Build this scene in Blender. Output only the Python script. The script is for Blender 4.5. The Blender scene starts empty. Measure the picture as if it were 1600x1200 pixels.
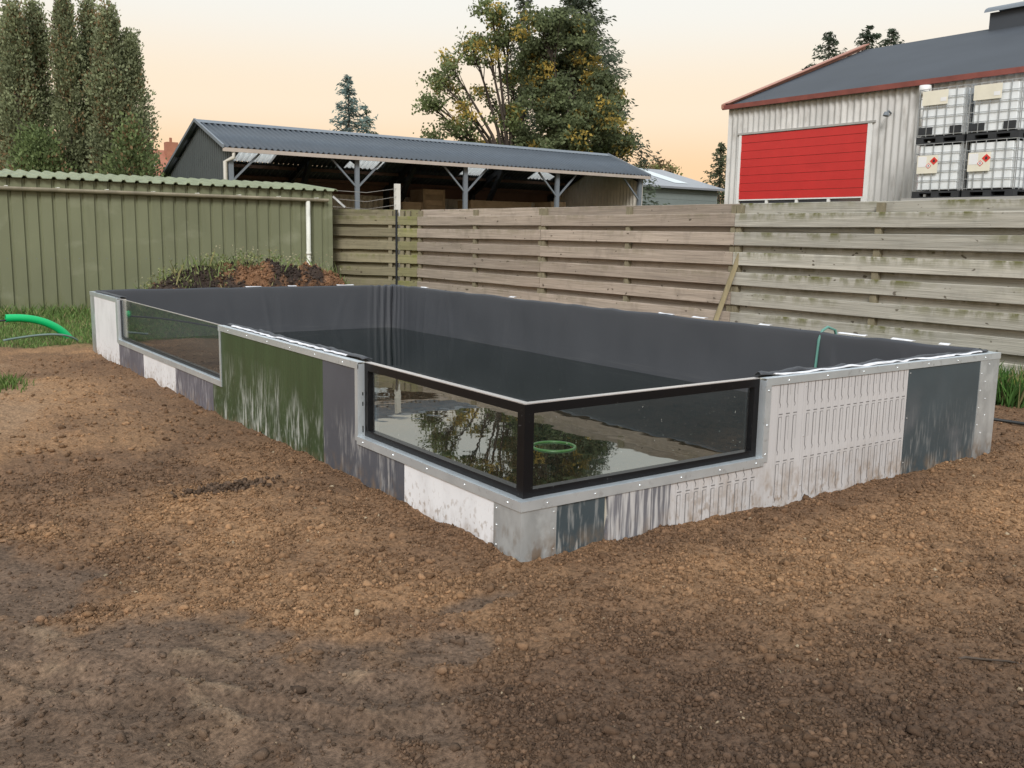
import bpy, math, random
import numpy as np
from mathutils import Matrix, Vector
random.seed(7); RNG = np.random.default_rng(7)
S = bpy.context.scene
C = S.collection

# ------------------------------------------------------------------ camera, sky, sun, exposure
cd = bpy.data.cameras.new("camera"); cam = bpy.data.objects.new("camera", cd); C.objects.link(cam)
cd.sensor_fit = 'HORIZONTAL'; cd.sensor_width = 36; cd.lens = 1473/1600*36
cd.clip_start = .05; cd.clip_end = 3000
fw = Vector((.57606231, .8022559, -.15664507)); rt = Vector((.81377783, -.58091143, .01753718)); up = Vector((.07692761, .13757679, .98749925))
cam.matrix_world = Matrix(((rt.x, up.x, -fw.x, -2.539), (rt.y, up.y, -fw.y, -3.4438), (rt.z, up.z, -fw.z, 1.55), (0, 0, 0, 1)))
S.camera = cam
SUN_EL, SUN_AZ = math.radians(36), math.radians(222)      # azimuth measured from +Y clockwise
wd = bpy.data.worlds.new("World"); S.world = wd; wd.use_nodes = True
nt = wd.node_tree; nt.nodes.clear()
N = nt.nodes.new; LK = nt.links.new
out = N('ShaderNodeOutputWorld'); bg = N('ShaderNodeBackground')
sky = N('ShaderNodeTexSky'); sky.sky_type = 'NISHITA'; sky.sun_disc = False
sky.sun_elevation = math.radians(4); sky.sun_rotation = SUN_AZ; sky.air_density = 1.3; sky.dust_density = 2.0
bg.inputs['Strength'].default_value = 0.1
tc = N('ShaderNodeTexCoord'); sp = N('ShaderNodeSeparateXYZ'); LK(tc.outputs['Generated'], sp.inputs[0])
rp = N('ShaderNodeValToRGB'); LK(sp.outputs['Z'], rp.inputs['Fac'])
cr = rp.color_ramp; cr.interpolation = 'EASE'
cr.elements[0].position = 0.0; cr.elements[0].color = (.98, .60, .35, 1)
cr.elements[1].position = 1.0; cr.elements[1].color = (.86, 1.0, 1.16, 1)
for p, c in ((.06, (1.0, .685, .42, 1)), (.13, (.975, .815, .63, 1)), (.23, (.915, .90, .85, 1)), (.36, (1.0, 1.04, 1.04, 1))):  # upper stops made brighter and bluer than dusk, to light ground and water
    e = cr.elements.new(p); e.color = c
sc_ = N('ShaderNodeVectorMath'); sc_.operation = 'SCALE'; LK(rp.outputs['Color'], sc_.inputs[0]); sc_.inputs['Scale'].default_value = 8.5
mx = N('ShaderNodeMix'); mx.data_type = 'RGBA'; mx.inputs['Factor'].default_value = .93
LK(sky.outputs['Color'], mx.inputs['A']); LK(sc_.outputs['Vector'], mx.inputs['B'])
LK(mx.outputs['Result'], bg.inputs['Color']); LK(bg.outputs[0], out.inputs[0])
sl = bpy.data.lights.new("sun", 'SUN'); sl.energy = 2.2; sl.angle = math.radians(18); sl.color = (1, .975, .95)
so = bpy.data.objects.new("sun", sl); C.objects.link(so)
so.rotation_euler = Vector((-math.sin(SUN_AZ)*math.cos(SUN_EL), -math.cos(SUN_AZ)*math.cos(SUN_EL), -math.sin(SUN_EL))).to_track_quat('-Z', 'Y').to_euler()
S.view_settings.view_transform = 'Standard'; S.view_settings.look = 'None'; S.view_settings.exposure = .35; S.view_settings.gamma = 1
S.render.engine = 'CYCLES'; S.cycles.max_bounces = 8; S.cycles.transparent_max_bounces = 12; S.cycles.use_denoising = True

# ------------------------------------------------------------------ helpers
class MB:
    def __init__(s): s.v = []; s.f = []
    def quad(s, *p):
        n = len(s.v); s.v += list(p); s.f.append(tuple(range(n, n+len(p)))); return s
    def box(s, x0, x1, y0, y1, z0, z1):
        n = len(s.v)
        s.v += [(x0,y0,z0),(x1,y0,z0),(x1,y1,z0),(x0,y1,z0),(x0,y0,z1),(x1,y0,z1),(x1,y1,z1),(x0,y1,z1)]
        s.f += [(n+3,n+2,n+1,n),(n+4,n+5,n+6,n+7),(n,n+1,n+5,n+4),(n+1,n+2,n+6,n+5),(n+2,n+3,n+7,n+6),(n+3,n,n+4,n+7)]; return s
    def prism(s, poly, axis, a, b):
        """poly: 2D points in the plane normal to axis (0: (y,z), 1: (x,z), 2: (x,y)), extruded from a to b"""
        n = len(s.v); m = len(poly)
        def mkp(p, t): return (t, p[0], p[1]) if axis == 0 else ((p[0], t, p[1]) if axis == 1 else (p[0], p[1], t))
        s.v += [mkp(p, a) for p in poly] + [mkp(p, b) for p in poly]
        s.f += [tuple(range(n+m-1, n-1, -1)), tuple(range(n+m, n+2*m))]
        for i in range(m):
            j = (i+1) % m; s.f.append((n+i, n+j, n+m+j, n+m+i))
        return s
    def bar(s, p, q, w, h=None):
        p = Vector(p); q = Vector(q); d = (q-p).normalized(); h = h or w
        a = d.cross(Vector((0,0,1)));  a = a.normalized() if a.length > .01 else Vector((1,0,0))
        b = a.cross(d).normalized(); n = len(s.v)
        for c in (p, q):
            for i, j in ((-1,-1),(1,-1),(1,1),(-1,1)): s.v.append(tuple(c + a*(i*w/2) + b*(j*h/2)))
        s.f += [(n+3,n+2,n+1,n),(n+4,n+5,n+6,n+7)] + [(n+i, n+(i+1)%4, n+4+(i+1)%4, n+4+i) for i in range(4)]; return s
    def tube(s, pts, rad, k=10, caps=True):
        pts = [Vector(p) for p in pts]; n = len(s.v); m = len(pts)
        if not hasattr(rad, '__len__'): rad = [rad]*m
        for i, p in enumerate(pts):
            d = (pts[min(i+1, m-1)] - pts[max(i-1, 0)]).normalized()
            a = d.cross(Vector((0,0,1))); a = a.normalized() if a.length > .05 else Vector((1,0,0))
            b = a.cross(d).normalized()
            for j in range(k):
                t = 2*math.pi*j/k; s.v.append(tuple(p + (a*math.cos(t) + b*math.sin(t))*rad[i]))
        for i in range(m-1):
            for j in range(k):
                s.f.append((n+i*k+j, n+i*k+(j+1)%k, n+(i+1)*k+(j+1)%k, n+(i+1)*k+j))
        if caps: s.f += [tuple(n+j for j in range(k-1, -1, -1)), tuple(n+(m-1)*k+j for j in range(k))]
        return s
    def grid(s, fn, nu, nv):
        n = len(s.v)
        for i in range(nu+1):
            for j in range(nv+1): s.v.append(tuple(fn(i/nu, j/nv)))
        for i in range(nu):
            for j in range(nv):
                a = n+i*(nv+1)+j; s.f.append((a, a+nv+1, a+nv+2, a+1))
        return s
    def build(s, name, mat, parent=None, smooth=False):
        me = bpy.data.meshes.new(name); me.from_pydata(s.v, [], s.f); me.materials.append(mat)
        if smooth: me.polygons.foreach_set('use_smooth', [True]*len(me.polygons))
        me.update(); return link(name, me, parent)
def link(name, me, parent=None):
    o = bpy.data.objects.new(name, me); C.objects.link(o)
    if parent: attach(o, parent)
    return o
def attach(o, parent):
    o.parent = parent
    o.matrix_parent_inverse = Matrix.Translation(-Vector(parent.location)) if parent.parent is None else Matrix.Identity(4)
def npmesh(name, V, F, mat, parent=None, smooth=False, col=None):
    """V (n,3) array, F (m,k) array of k-gons, col (n,3) vertex colours"""
    me = bpy.data.meshes.new(name); k = F.shape[1]; m = len(F)
    me.vertices.add(len(V)); me.vertices.foreach_set('co', np.ascontiguousarray(V, dtype=np.float32).ravel())
    me.loops.add(m*k); me.loops.foreach_set('vertex_index', np.ascontiguousarray(F, dtype=np.int32).ravel())
    me.polygons.add(m); me.polygons.foreach_set('loop_start', np.arange(0, m*k, k, dtype=np.int32))
    if smooth: me.polygons.foreach_set('use_smooth', np.ones(m, dtype=bool))
    if col is not None:
        ca = me.color_attributes.new('col', 'FLOAT_COLOR', 'POINT')
        ca.data.foreach_set('color', np.hstack([col, np.ones((len(V), 1))]).astype(np.float32).ravel())
    me.materials.append(mat); me.update(calc_edges=True); me.validate()
    return link(name, me, parent)
def tag(o, label, cat, group=None):
    o['label'] = label; o['category'] = cat
    if group: o['group'] = group
    return o
def thing(name, label, cat, loc=(0,0,0), group=None):
    o = bpy.data.objects.new(name, None); C.objects.link(o); o.location = loc; o.empty_display_size = .2
    return tag(o, label, cat, group)
def struct(o): o['kind'] = 'structure'; return o
def stuff(o): o['kind'] = 'stuff'; return o

# value noise for geometry
_T = RNG.random((256, 256)).astype(np.float32)
def vnoise(x, y):
    xi = np.floor(x).astype(int); yi = np.floor(y).astype(int); fx = x-xi; fy = y-yi
    fx = fx*fx*(3-2*fx); fy = fy*fy*(3-2*fy)
    a = _T[xi & 255, yi & 255]; b = _T[(xi+1) & 255, yi & 255]; c = _T[xi & 255, (yi+1) & 255]; d = _T[(xi+1) & 255, (yi+1) & 255]
    return (a*(1-fx)+b*fx)*(1-fy) + (c*(1-fx)+d*fx)*fy
def fbm(x, y, s, o=3):
    r = 0; a = 1; t = 0
    for i in range(o):
        r = r + a*vnoise(x/s+17.3*i, y/s+9.1*i); t += a; a *= .5; s *= .5
    return r/t
def sstep(a, b, x):
    t = np.clip((x-a)/(b-a), 0, 1); return t*t*(3-2*t)

# ------------------------------------------------------------------ materials
_RND = [False]      # True: every object gets its own offset into the noise
def new_mat(name):
    m = bpy.data.materials.new(name); m.use_nodes = True; nt = m.node_tree
    return m, nt, nt.nodes['Principled BSDF'], nt.nodes.new, nt.links.new
def noise_fac(nt, scale, seed, lo, hi, detail=4, src='Object', rough=.55, rnd=None):
    n = nt.nodes.new; l = nt.links.new
    t = n('ShaderNodeTexCoord'); mp = n('ShaderNodeMapping'); mp.inputs['Scale'].default_value = scale
    mp.inputs['Location'].default_value = (seed*3.7, seed*1.9, seed*2.3)
    rnd = _RND[0] if rnd is None else rnd
    if rnd:
        oi = n('ShaderNodeObjectInfo'); ad = n('ShaderNodeVectorMath'); ad.operation = 'MULTIPLY_ADD'; l(oi.outputs['Random'], ad.inputs[0]); ad.inputs[1].default_value = (31, 57, 43); l(t.outputs[src], ad.inputs[2]); l(ad.outputs[0], mp.inputs[0])
    else: l(t.outputs[src], mp.inputs[0])
    tx = n('ShaderNodeTexNoise'); tx.inputs['Scale'].default_value = 1; tx.inputs['Detail'].default_value = detail
    tx.inputs['Roughness'].default_value = rough
    l(mp.outputs[0], tx.inputs['Vector']); mr = n('ShaderNodeMapRange'); mr.inputs['From Min'].default_value = lo; mr.inputs['From Max'].default_value = hi
    l(tx.outputs['Fac'], mr.inputs['Value']); return mr.outputs[0]
def zmask(nt, z0, z1):
    """1 at z0, 0 at z1 in object coordinates"""
    n = nt.nodes.new; l = nt.links.new
    t = n('ShaderNodeTexCoord'); sp = n('ShaderNodeSeparateXYZ'); l(t.outputs['Object'], sp.inputs[0])
    mr = n('ShaderNodeMapRange'); mr.inputs['From Min'].default_value = z1; mr.inputs['From Max'].default_value = z0
    l(sp.outputs['Z'], mr.inputs['Value']); return mr.outputs[0]
def mul(nt, a, b):
    m = nt.nodes.new('ShaderNodeMath'); m.operation = 'MULTIPLY'; nt.links.new(a, m.inputs[0])
    if isinstance(b, (int, float)): m.inputs[1].default_value = b
    else: nt.links.new(b, m.inputs[1])
    return m.outputs[0]
def mat(name, col, rough=.6, metal=0., var=.25, vs=(3,3,3), layers=(), bump=0., bs=(60,60,60), objvar=0., spec=.4, attr=False, trans=0.):
    m, nt, b, n, l = new_mat(name); _RND[0] = bool(objvar)
    b.inputs['Roughness'].default_value = rough; b.inputs['Metallic'].default_value = metal; b.inputs['Specular IOR Level'].default_value = spec
    if attr:
        a = n('ShaderNodeAttribute'); a.attribute_name = 'col'; cur = a.outputs['Color']
    else:
        r = n('ShaderNodeRGB'); r.outputs[0].default_value = (*col, 1); cur = r.outputs[0]
    if var:
        f = noise_fac(nt, vs, 1.0, .25, .75); mr = n('ShaderNodeMapRange'); mr.inputs['To Min'].default_value = 1-var; mr.inputs['To Max'].default_value = 1+var
        l(f, mr.inputs['Value']); v = n('ShaderNodeVectorMath'); v.operation = 'SCALE'; l(cur, v.inputs[0]); l(mr.outputs[0], v.inputs['Scale']); cur = v.outputs[0]
    if objvar:
        oi = n('ShaderNodeObjectInfo'); mr = n('ShaderNodeMapRange'); mr.inputs['To Min'].default_value = 1-objvar; mr.inputs['To Max'].default_value = 1+objvar
        l(oi.outputs['Random'], mr.inputs['Value']); v = n('ShaderNodeVectorMath'); v.operation = 'SCALE'; l(cur, v.inputs[0]); l(mr.outputs[0], v.inputs['Scale']); cur = v.outputs[0]
    for i, L in enumerate(layers):
        f = noise_fac(nt, L['s'], L.get('seed', i+2), L.get('lo', .5), L.get('hi', .65), L.get('detail', 4), L.get('src', 'Object'))
        if 's2' in L: f = mul(nt, f, noise_fac(nt, L['s2'], i+9, L.get('lo2', .45), L.get('hi2', .6)))
        if 'z' in L: f = mul(nt, f, zmask(nt, *L['z']))
        f = mul(nt, f, L.get('amt', 1.))
        x = n('ShaderNodeMix'); x.data_type = 'RGBA'; l(f, x.inputs['Factor']); l(cur, x.inputs['A']); x.inputs['B'].default_value = (*L['c'], 1); cur = x.outputs['Result']
    l(cur, b.inputs['Base Color'])
    if bump:
        f = noise_fac(nt, bs, 5, 0, 1, 3); bp = n('ShaderNodeBump'); bp.inputs['Strength'].default_value = min(1, bump); bp.inputs['Distance'].default_value = .01
        l(f, bp.inputs['Height']); l(bp.outputs[0], b.inputs['Normal'])
    _RND[0] = False
    if trans:
        tr = n('ShaderNodeBsdfTranslucent'); l(cur, tr.inputs['Color']); ms = n('ShaderNodeMixShader'); ms.inputs[0].default_value = trans
        l(b.outputs[0], ms.inputs[1]); l(tr.outputs[0], ms.inputs[2]); l(ms.outputs[0], nt.nodes['Material Output'].inputs['Surface'])
    return m
MUD = (.22, .15, .09)
def mudsplash(z0=.0, z1=.22, amt=.8): return dict(c=MUD, s=(16,16,9), lo=.45, hi=.68, z=(z0, z1), amt=amt)
def streaks(c, amt=.8, z=(.0, .62), lo=.52, hi=.66, seed=3): return dict(c=c, s=(42,42,6), lo=lo-.03, hi=hi, s2=(3.2,3.2,1.6), lo2=.42, hi2=.56, z=z, amt=amt, seed=seed)
m_white = mat('white_panel_paint', (.72,.725,.74), .45, var=.06, layers=[dict(c=(.45,.45,.46), s=(5,5,3), lo=.5, hi=.75, amt=.35), dict(c=MUD, s=(30,30,22), lo=.56, hi=.64, z=(-.02,.26), amt=.9), dict(c=(.25,.25,.24), s=(26,26,7), lo=.66, hi=.74, amt=.7), mudsplash(.0,.13)])
m_purple = mat('grey_violet_panel_paint', (.115,.112,.135), .5, var=.15, layers=[streaks((.55,.54,.55), .7, (.0,.45)), mudsplash(.0,.14)])
m_char = mat('charcoal_panel_paint', (.075,.08,.095), .45, var=.15, layers=[streaks((.55,.54,.52), .75, (.0,.5), .5, .64, 6), mudsplash(.0,.16)])
m_green = mat('dark_green_panel_paint', (.035,.062,.026), .4, var=.22, vs=(9,9,1.2), layers=[streaks((.58,.60,.57), .95, (.05,.58), .49, .64, 4), dict(c=(.5,.52,.49), s=(90,90,16), lo=.58, hi=.68, z=(.0,.5), amt=.45), mudsplash(.0,.1,.6)], bump=.15, bs=(2,70,1))
m_slate = mat('slate_blue_panel_paint', (.05,.068,.078), .4, var=.15, layers=[streaks((.5,.5,.48), .6, (.0,.5), .54, .66, 8), dict(c=(.17,.17,.18), s=(2.2,2.2,2.2), lo=.5, hi=.62, amt=.5, z=(.1,.7)), mudsplash(.0,.14)])
m_scraped = mat('scraped_grey_panel', (.14,.14,.155), .55, var=.2, layers=[dict(c=(.55,.54,.53), s=(60,60,3), lo=.46, hi=.6, amt=.75), mudsplash(.0,.14)])
m_print = mat('light_grey_film_panel', (.50,.49,.49), .5, var=.08, vs=(1.5,1.5,1.5), layers=[dict(c=(.30,.23,.16), s=(3,3,4), lo=.55, hi=.68, z=(.0,.45), amt=.5), dict(c=MUD, s=(26,26,18), lo=.55, hi=.64, z=(-.02,.28), amt=.8), dict(c=(.40,.385,.38), s=(160,160,.5), lo=.5, hi=.6, amt=.5), mudsplash(.0,.3)])
m_ink = mat('print_ink', (.17,.165,.165), .6, var=.2)
m_galv = mat('galvanised_steel', (.45,.48,.49), .38, metal=.5, var=.22, vs=(9,9,4), layers=[dict(c=(.28,.30,.31), s=(4,4,2), lo=.5, hi=.7, amt=.5), dict(c=MUD, s=(22,22,9), lo=.5, hi=.6, z=(-.02,.2), amt=.9), dict(c=(.62,.66,.67), s=(9,9,9), lo=.52, hi=.66, amt=.5), mudsplash(.0,.18,.8)])
m_alu = mat('aluminium_trim', (.60,.65,.68), .34, metal=.6, var=.1, vs=(6,6,6), layers=[dict(c=(.35,.36,.37), s=(20,20,20), lo=.6, hi=.72, amt=.5)])
m_screw = mat('screw_zinc', (.75,.77,.78), .3, metal=.7, var=0)
m_black = mat('black_frame_aluminium', (.006,.006,.007), .35, var=.2, spec=.22, layers=[dict(c=(.2,.2,.2), s=(60,60,60), lo=.68, hi=.75, amt=.4)])
m_core = mat('insulation_core', (.45,.42,.35), .8)
m_liner = mat('pond_liner_rubber', (.052,.055,.062), .5, var=.08, vs=(1.5,1.5,1.5), bump=.15, bs=(5,5,5), spec=.3, layers=[dict(c=(.10,.10,.10), s=(2,2,60), lo=.5, hi=.7, z=(.20,.32), amt=.3)])
m_felt = mat('white_felt', (.66,.66,.68), .9, var=.25, vs=(12,12,12))
m_ring = mat('green_float_plastic', (.03,.10,.018), .4, var=.1)
m_pipe = mat('green_pipe_plastic', (.004,.42,.13), .35, var=.05, layers=[dict(c=MUD, s=(9,9,9), lo=.55, hi=.7, z=(.02,.14), amt=.8)])
m_hole_shade = mat('hole_shade', (.01,.012,.01), .6)  # near-black colour painted as the shade inside holes
m_hose = mat('grey_green_hose', (.12,.17,.15), .5)
m_teal = mat('teal_hose', (.10,.24,.20), .4, var=.1)
m_blackhose = mat('black_hose', (.02,.022,.022), .5)
# glass: Schlick reflection over a clear greenish body, with a few dried drops
def glass(name, tint):
    m, nt, b, n, l = new_mat(name); nt.nodes.remove(b)
    g = n('ShaderNodeNewGeometry'); d = n('ShaderNodeVectorMath'); d.operation = 'DOT_PRODUCT'; l(g.outputs['Incoming'], d.inputs[0]); l(g.outputs['Normal'], d.inputs[1])
    a = n('ShaderNodeMath'); a.operation = 'ABSOLUTE'; l(d.outputs['Value'], a.inputs[0])
    s = n('ShaderNodeMath'); s.operation = 'SUBTRACT'; s.inputs[0].default_value = 1; l(a.outputs[0], s.inputs[1])
    p = n('ShaderNodeMath'); p.operation = 'POWER'; l(s.outputs[0], p.inputs[0]); p.inputs[1].default_value = 5
    q = n('ShaderNodeMath'); q.operation = 'MULTIPLY_ADD'; l(p.outputs[0], q.inputs[0]); q.inputs[1].default_value = .94; q.inputs[2].default_value = .04
    t = n('ShaderNodeBsdfTransparent'); t.inputs[0].default_value = (*tint, 1); gl = n('ShaderNodeBsdfGlossy'); gl.inputs['Roughness'].default_value = .0
    ms = n('ShaderNodeMixShader'); l(q.outputs[0], ms.inputs[0]); l(t.outputs[0], ms.inputs[1]); l(gl.outputs[0], ms.inputs[2])
    f = mul(nt, noise_fac(nt, (75,75,45), 4, .72, .78, 2), .5); df = n('ShaderNodeBsdfDiffuse'); df.inputs[0].default_value = (.6,.6,.55,1)
    m2 = n('ShaderNodeMixShader'); l(f, m2.inputs[0]); l(ms.outputs[0], m2.inputs[1]); l(df.outputs[0], m2.inputs[2])
    l(m2.outputs[0], nt.nodes['Material Output'].inputs['Surface']); return m
m_glass = glass('window_glass', (.98,.99,.985))
def water_mat():
    m, nt, b, n, l = new_mat('pond_water')
    b.inputs['Roughness'].default_value = .015; b.inputs['IOR'].default_value = 3.3; b.inputs['Specular Tint'].default_value = (.95, 1, .98, 1)
    f = noise_fac(nt, (34,34,34), 3, .73, .76, 2); x = n('ShaderNodeMix'); x.data_type = 'RGBA'; l(f, x.inputs['Factor'])
    x.inputs['A'].default_value = (.002,.006,.005,1); x.inputs['B'].default_value = (.25,.28,.24,1); l(x.outputs['Result'], b.inputs['Base Color'])
    h = noise_fac(nt, (2.2,2.2,2.2), 2, 0, 1, 2); bp = n('ShaderNodeBump'); bp.inputs['Strength'].default_value = .07; bp.inputs['Distance'].default_value = .02
    l(h, bp.inputs['Height']); l(bp.outputs[0], b.inputs['Normal']); return m
m_water = water_mat()
m_soil = mat('soil', (0,0,0), .95, var=.55, vs=(55,55,55), attr=True, bump=1., bs=(130,130,130), spec=.15)
m_clod = mat('soil_clods', (0,0,0), .95, var=.2, vs=(90,90,90), attr=True, bump=.6, bs=(260,260,260), spec=.15)
m_leaf = mat('foliage', (0,0,0), .6, var=.0, attr=True, spec=.2, trans=.45)
m_grass = mat('grass_blades', (0,0,0), .6, var=.0, attr=True, spec=.2, trans=.25)
m_bark = mat('bark', (.055,.042,.032), .9, var=.3, vs=(6,6,2))
GREEN_DIRT = dict(c=(.16,.16,.09), s=(5,5,1.2), lo=.45, hi=.7, amt=.45)
m_shed = mat('olive_steel_sheet', (.165,.175,.104), .5, var=.14, vs=(1.2,1.2,.7), layers=[dict(c=(.30,.31,.22), s=(1.2,1.2,2), lo=.56, hi=.72, amt=.45), dict(c=(.10,.11,.06), s=(9,9,.8), lo=.55, hi=.72, z=(2.3,1.2), amt=.5), dict(c=(.12,.13,.05), s=(6,6,6), lo=.45, hi=.65, z=(.0,.5), amt=.6)])
m_shedroof = mat('pale_green_roof_sheet', (.215,.24,.15), .6, var=.2, vs=(2,2,2))
m_gutter = mat('weathered_gutter', (.36,.33,.25), .6, var=.3, vs=(4,4,4))
m_pvc = mat('white_pvc_pipe', (.62,.62,.56), .5, var=.12, layers=[dict(c=(.3,.3,.22), s=(6,6,3), lo=.5, hi=.7, amt=.6)])
def wood(name, col, moss, mossamt, dark=.5):
    return mat(name, col, .85, var=.22, vs=(14,1.2,30), objvar=.2, bump=.6, bs=(50,2.5,90), spec=.2,
        layers=[dict(c=tuple(c*dark for c in col), s=(10,.9,70), lo=.52, hi=.68, amt=.55), dict(c=(.06,.045,.03), s=(9,9,16), lo=.72, hi=.76, amt=.8, detail=1),
                dict(c=moss, s=(12,9,5), lo=.40, hi=.58, s2=(1,.7,1), lo2=.42, hi2=.56, z=(.085,-.03), amt=mossamt), dict(c=tuple(c*.55 for c in col), s=(4,5,3), lo=.55, hi=.75, amt=.5)])
m_wbrown = wood('brown_board', (.350,.292,.238), (.14,.13,.06), .35)
m_wgrey = wood('grey_board', (.420,.402,.345), (.12,.12,.04), 1.)
m_wold = wood('old_olive_board', (.215,.19,.125), (.13,.14,.04), .6)
m_wmoss = wood('mossy_board', (.23,.215,.115), (.15,.165,.03), 1.)
m_post = mat('fence_post_wood', (.20,.175,.115), .9, var=.3, vs=(12,12,3), bump=.4)
m_prop = mat('weathered_prop_wood', (.26,.22,.13), .9, var=.3, vs=(12,12,3), bump=.4)
m_bluegrey = mat('slate_roof_sheet', (.062,.075,.090), .5, var=.10)
m_barnwall = mat('dark_grey_cladding', (.075,.085,.085), .5, var=.08)
m_steel = mat('grey_painted_steel', (.16,.18,.20), .5, var=.1)
m_darksteel = mat('dark_steel', (.02,.023,.028), .6, var=.1)
m_fascia = mat('pale_fascia_board', (.42,.36,.31), .6, var=.1)
m_purlin = mat('red_brown_purlin', (.13,.08,.06), .8, var=.2)
m_lightcorr = mat('pale_corrugated_sheet', (.55,.52,.46), .6, var=.15)
def skylight():
    m, nt, b, n, l = new_mat('translucent_roof_sheet')
    b.inputs['Base Color'].default_value = (.8,.8,.78,1); tr = n('ShaderNodeBsdfTranslucent'); tr.inputs[0].default_value = (.9,.9,.88,1)
    ms = n('ShaderNodeMixShader'); ms.inputs[0].default_value = .8; l(b.outputs[0], ms.inputs[1]); l(tr.outputs[0], ms.inputs[2]); l(ms.outputs[0], nt.nodes['Material Output'].inputs['Surface']); return m
m_sky = skylight()
m_crate = mat('crate_wood', (.34,.255,.175), .85, var=.2, vs=(5,5,9), objvar=.2)
m_asb = mat('grey_fibre_cement', (.53,.52,.50), .85, var=.14, vs=(2,2,.8), layers=[dict(c=(.30,.29,.27), s=(1.2,3,3), lo=.5, hi=.7, z=(5.0,4.3), amt=.8), dict(c=(.27,.25,.22), s=(7,7,1.5), lo=.55, hi=.72, amt=.6)])
m_redbrown = mat('red_brown_bargeboard', (.19,.055,.042), .6, var=.25, vs=(3,3,3))
m_copper = mat('pale_red_verge', (.36,.17,.12), .6, var=.15)
m_felt_roof = mat('dark_bitumen_roof', (.048,.055,.065), .75, var=.14, vs=(.6,.6,.6))
m_red = mat('red_door_paint', (.50,.028,.026), .4, var=.06, layers=[dict(c=(.36,.02,.02), s=(1.5,.6,3), lo=.6, hi=.75, amt=.6)])
m_winwhite = mat('white_frame', (.7,.7,.68), .5, var=.05)
m_darkglass = mat('dark_window', (.05,.05,.055), .1, var=.1, spec=.8)
m_tank = mat('white_tank_plastic', (.74,.77,.78), .4, var=.06, layers=[dict(c=(.55,.58,.57), s=(1,1,1), lo=.3, hi=.5, z=(2.6,2.75), amt=.5), dict(c=(.5,.5,.46), s=(6,6,2), lo=.58, hi=.75, amt=.4)])
m_cage = mat('cage_steel', (.36,.38,.39), .4, metal=.5, var=.1)
m_pallet = mat('black_pallet_plastic', (.025,.027,.03), .6)
m_label = mat('yellowed_label', (.72,.68,.56), .6, var=.08)
m_labelw = mat('white_label', (.75,.75,.75), .6, var=.03)
m_dia = mat('red_diamond', (.65,.04,.03), .5, var=.03)
m_inkb = mat('black_ink', (.03,.03,.03), .6, var=0)
m_concrete = mat('concrete', (.35,.34,.32), .9, var=.15)
m_brick = mat('red_brick', (.30,.13,.08), .85, var=.15)
m_tile = mat('red_roof_tile', (.33,.14,.09), .8, var=.12)
m_cream = mat('cream_render', (.6,.52,.4), .8)
m_greyclad = mat('grey_green_cladding', (.20,.23,.22), .6, var=.06)
m_greyroof = mat('grey_metal_roof', (.25,.26,.28), .4, var=.06)
m_strip = mat('pale_roof_light', (.6,.66,.67), .3, var=.05)
m_whitepost = mat('white_post', (.62,.60,.55), .6, var=.1)
m_wire = mat('wire', (.25,.24,.22), .5, metal=.5)
m_mossblock = mat('mossy_timber', (.20,.23,.05), .9, var=.4, vs=(9,9,9))

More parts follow.
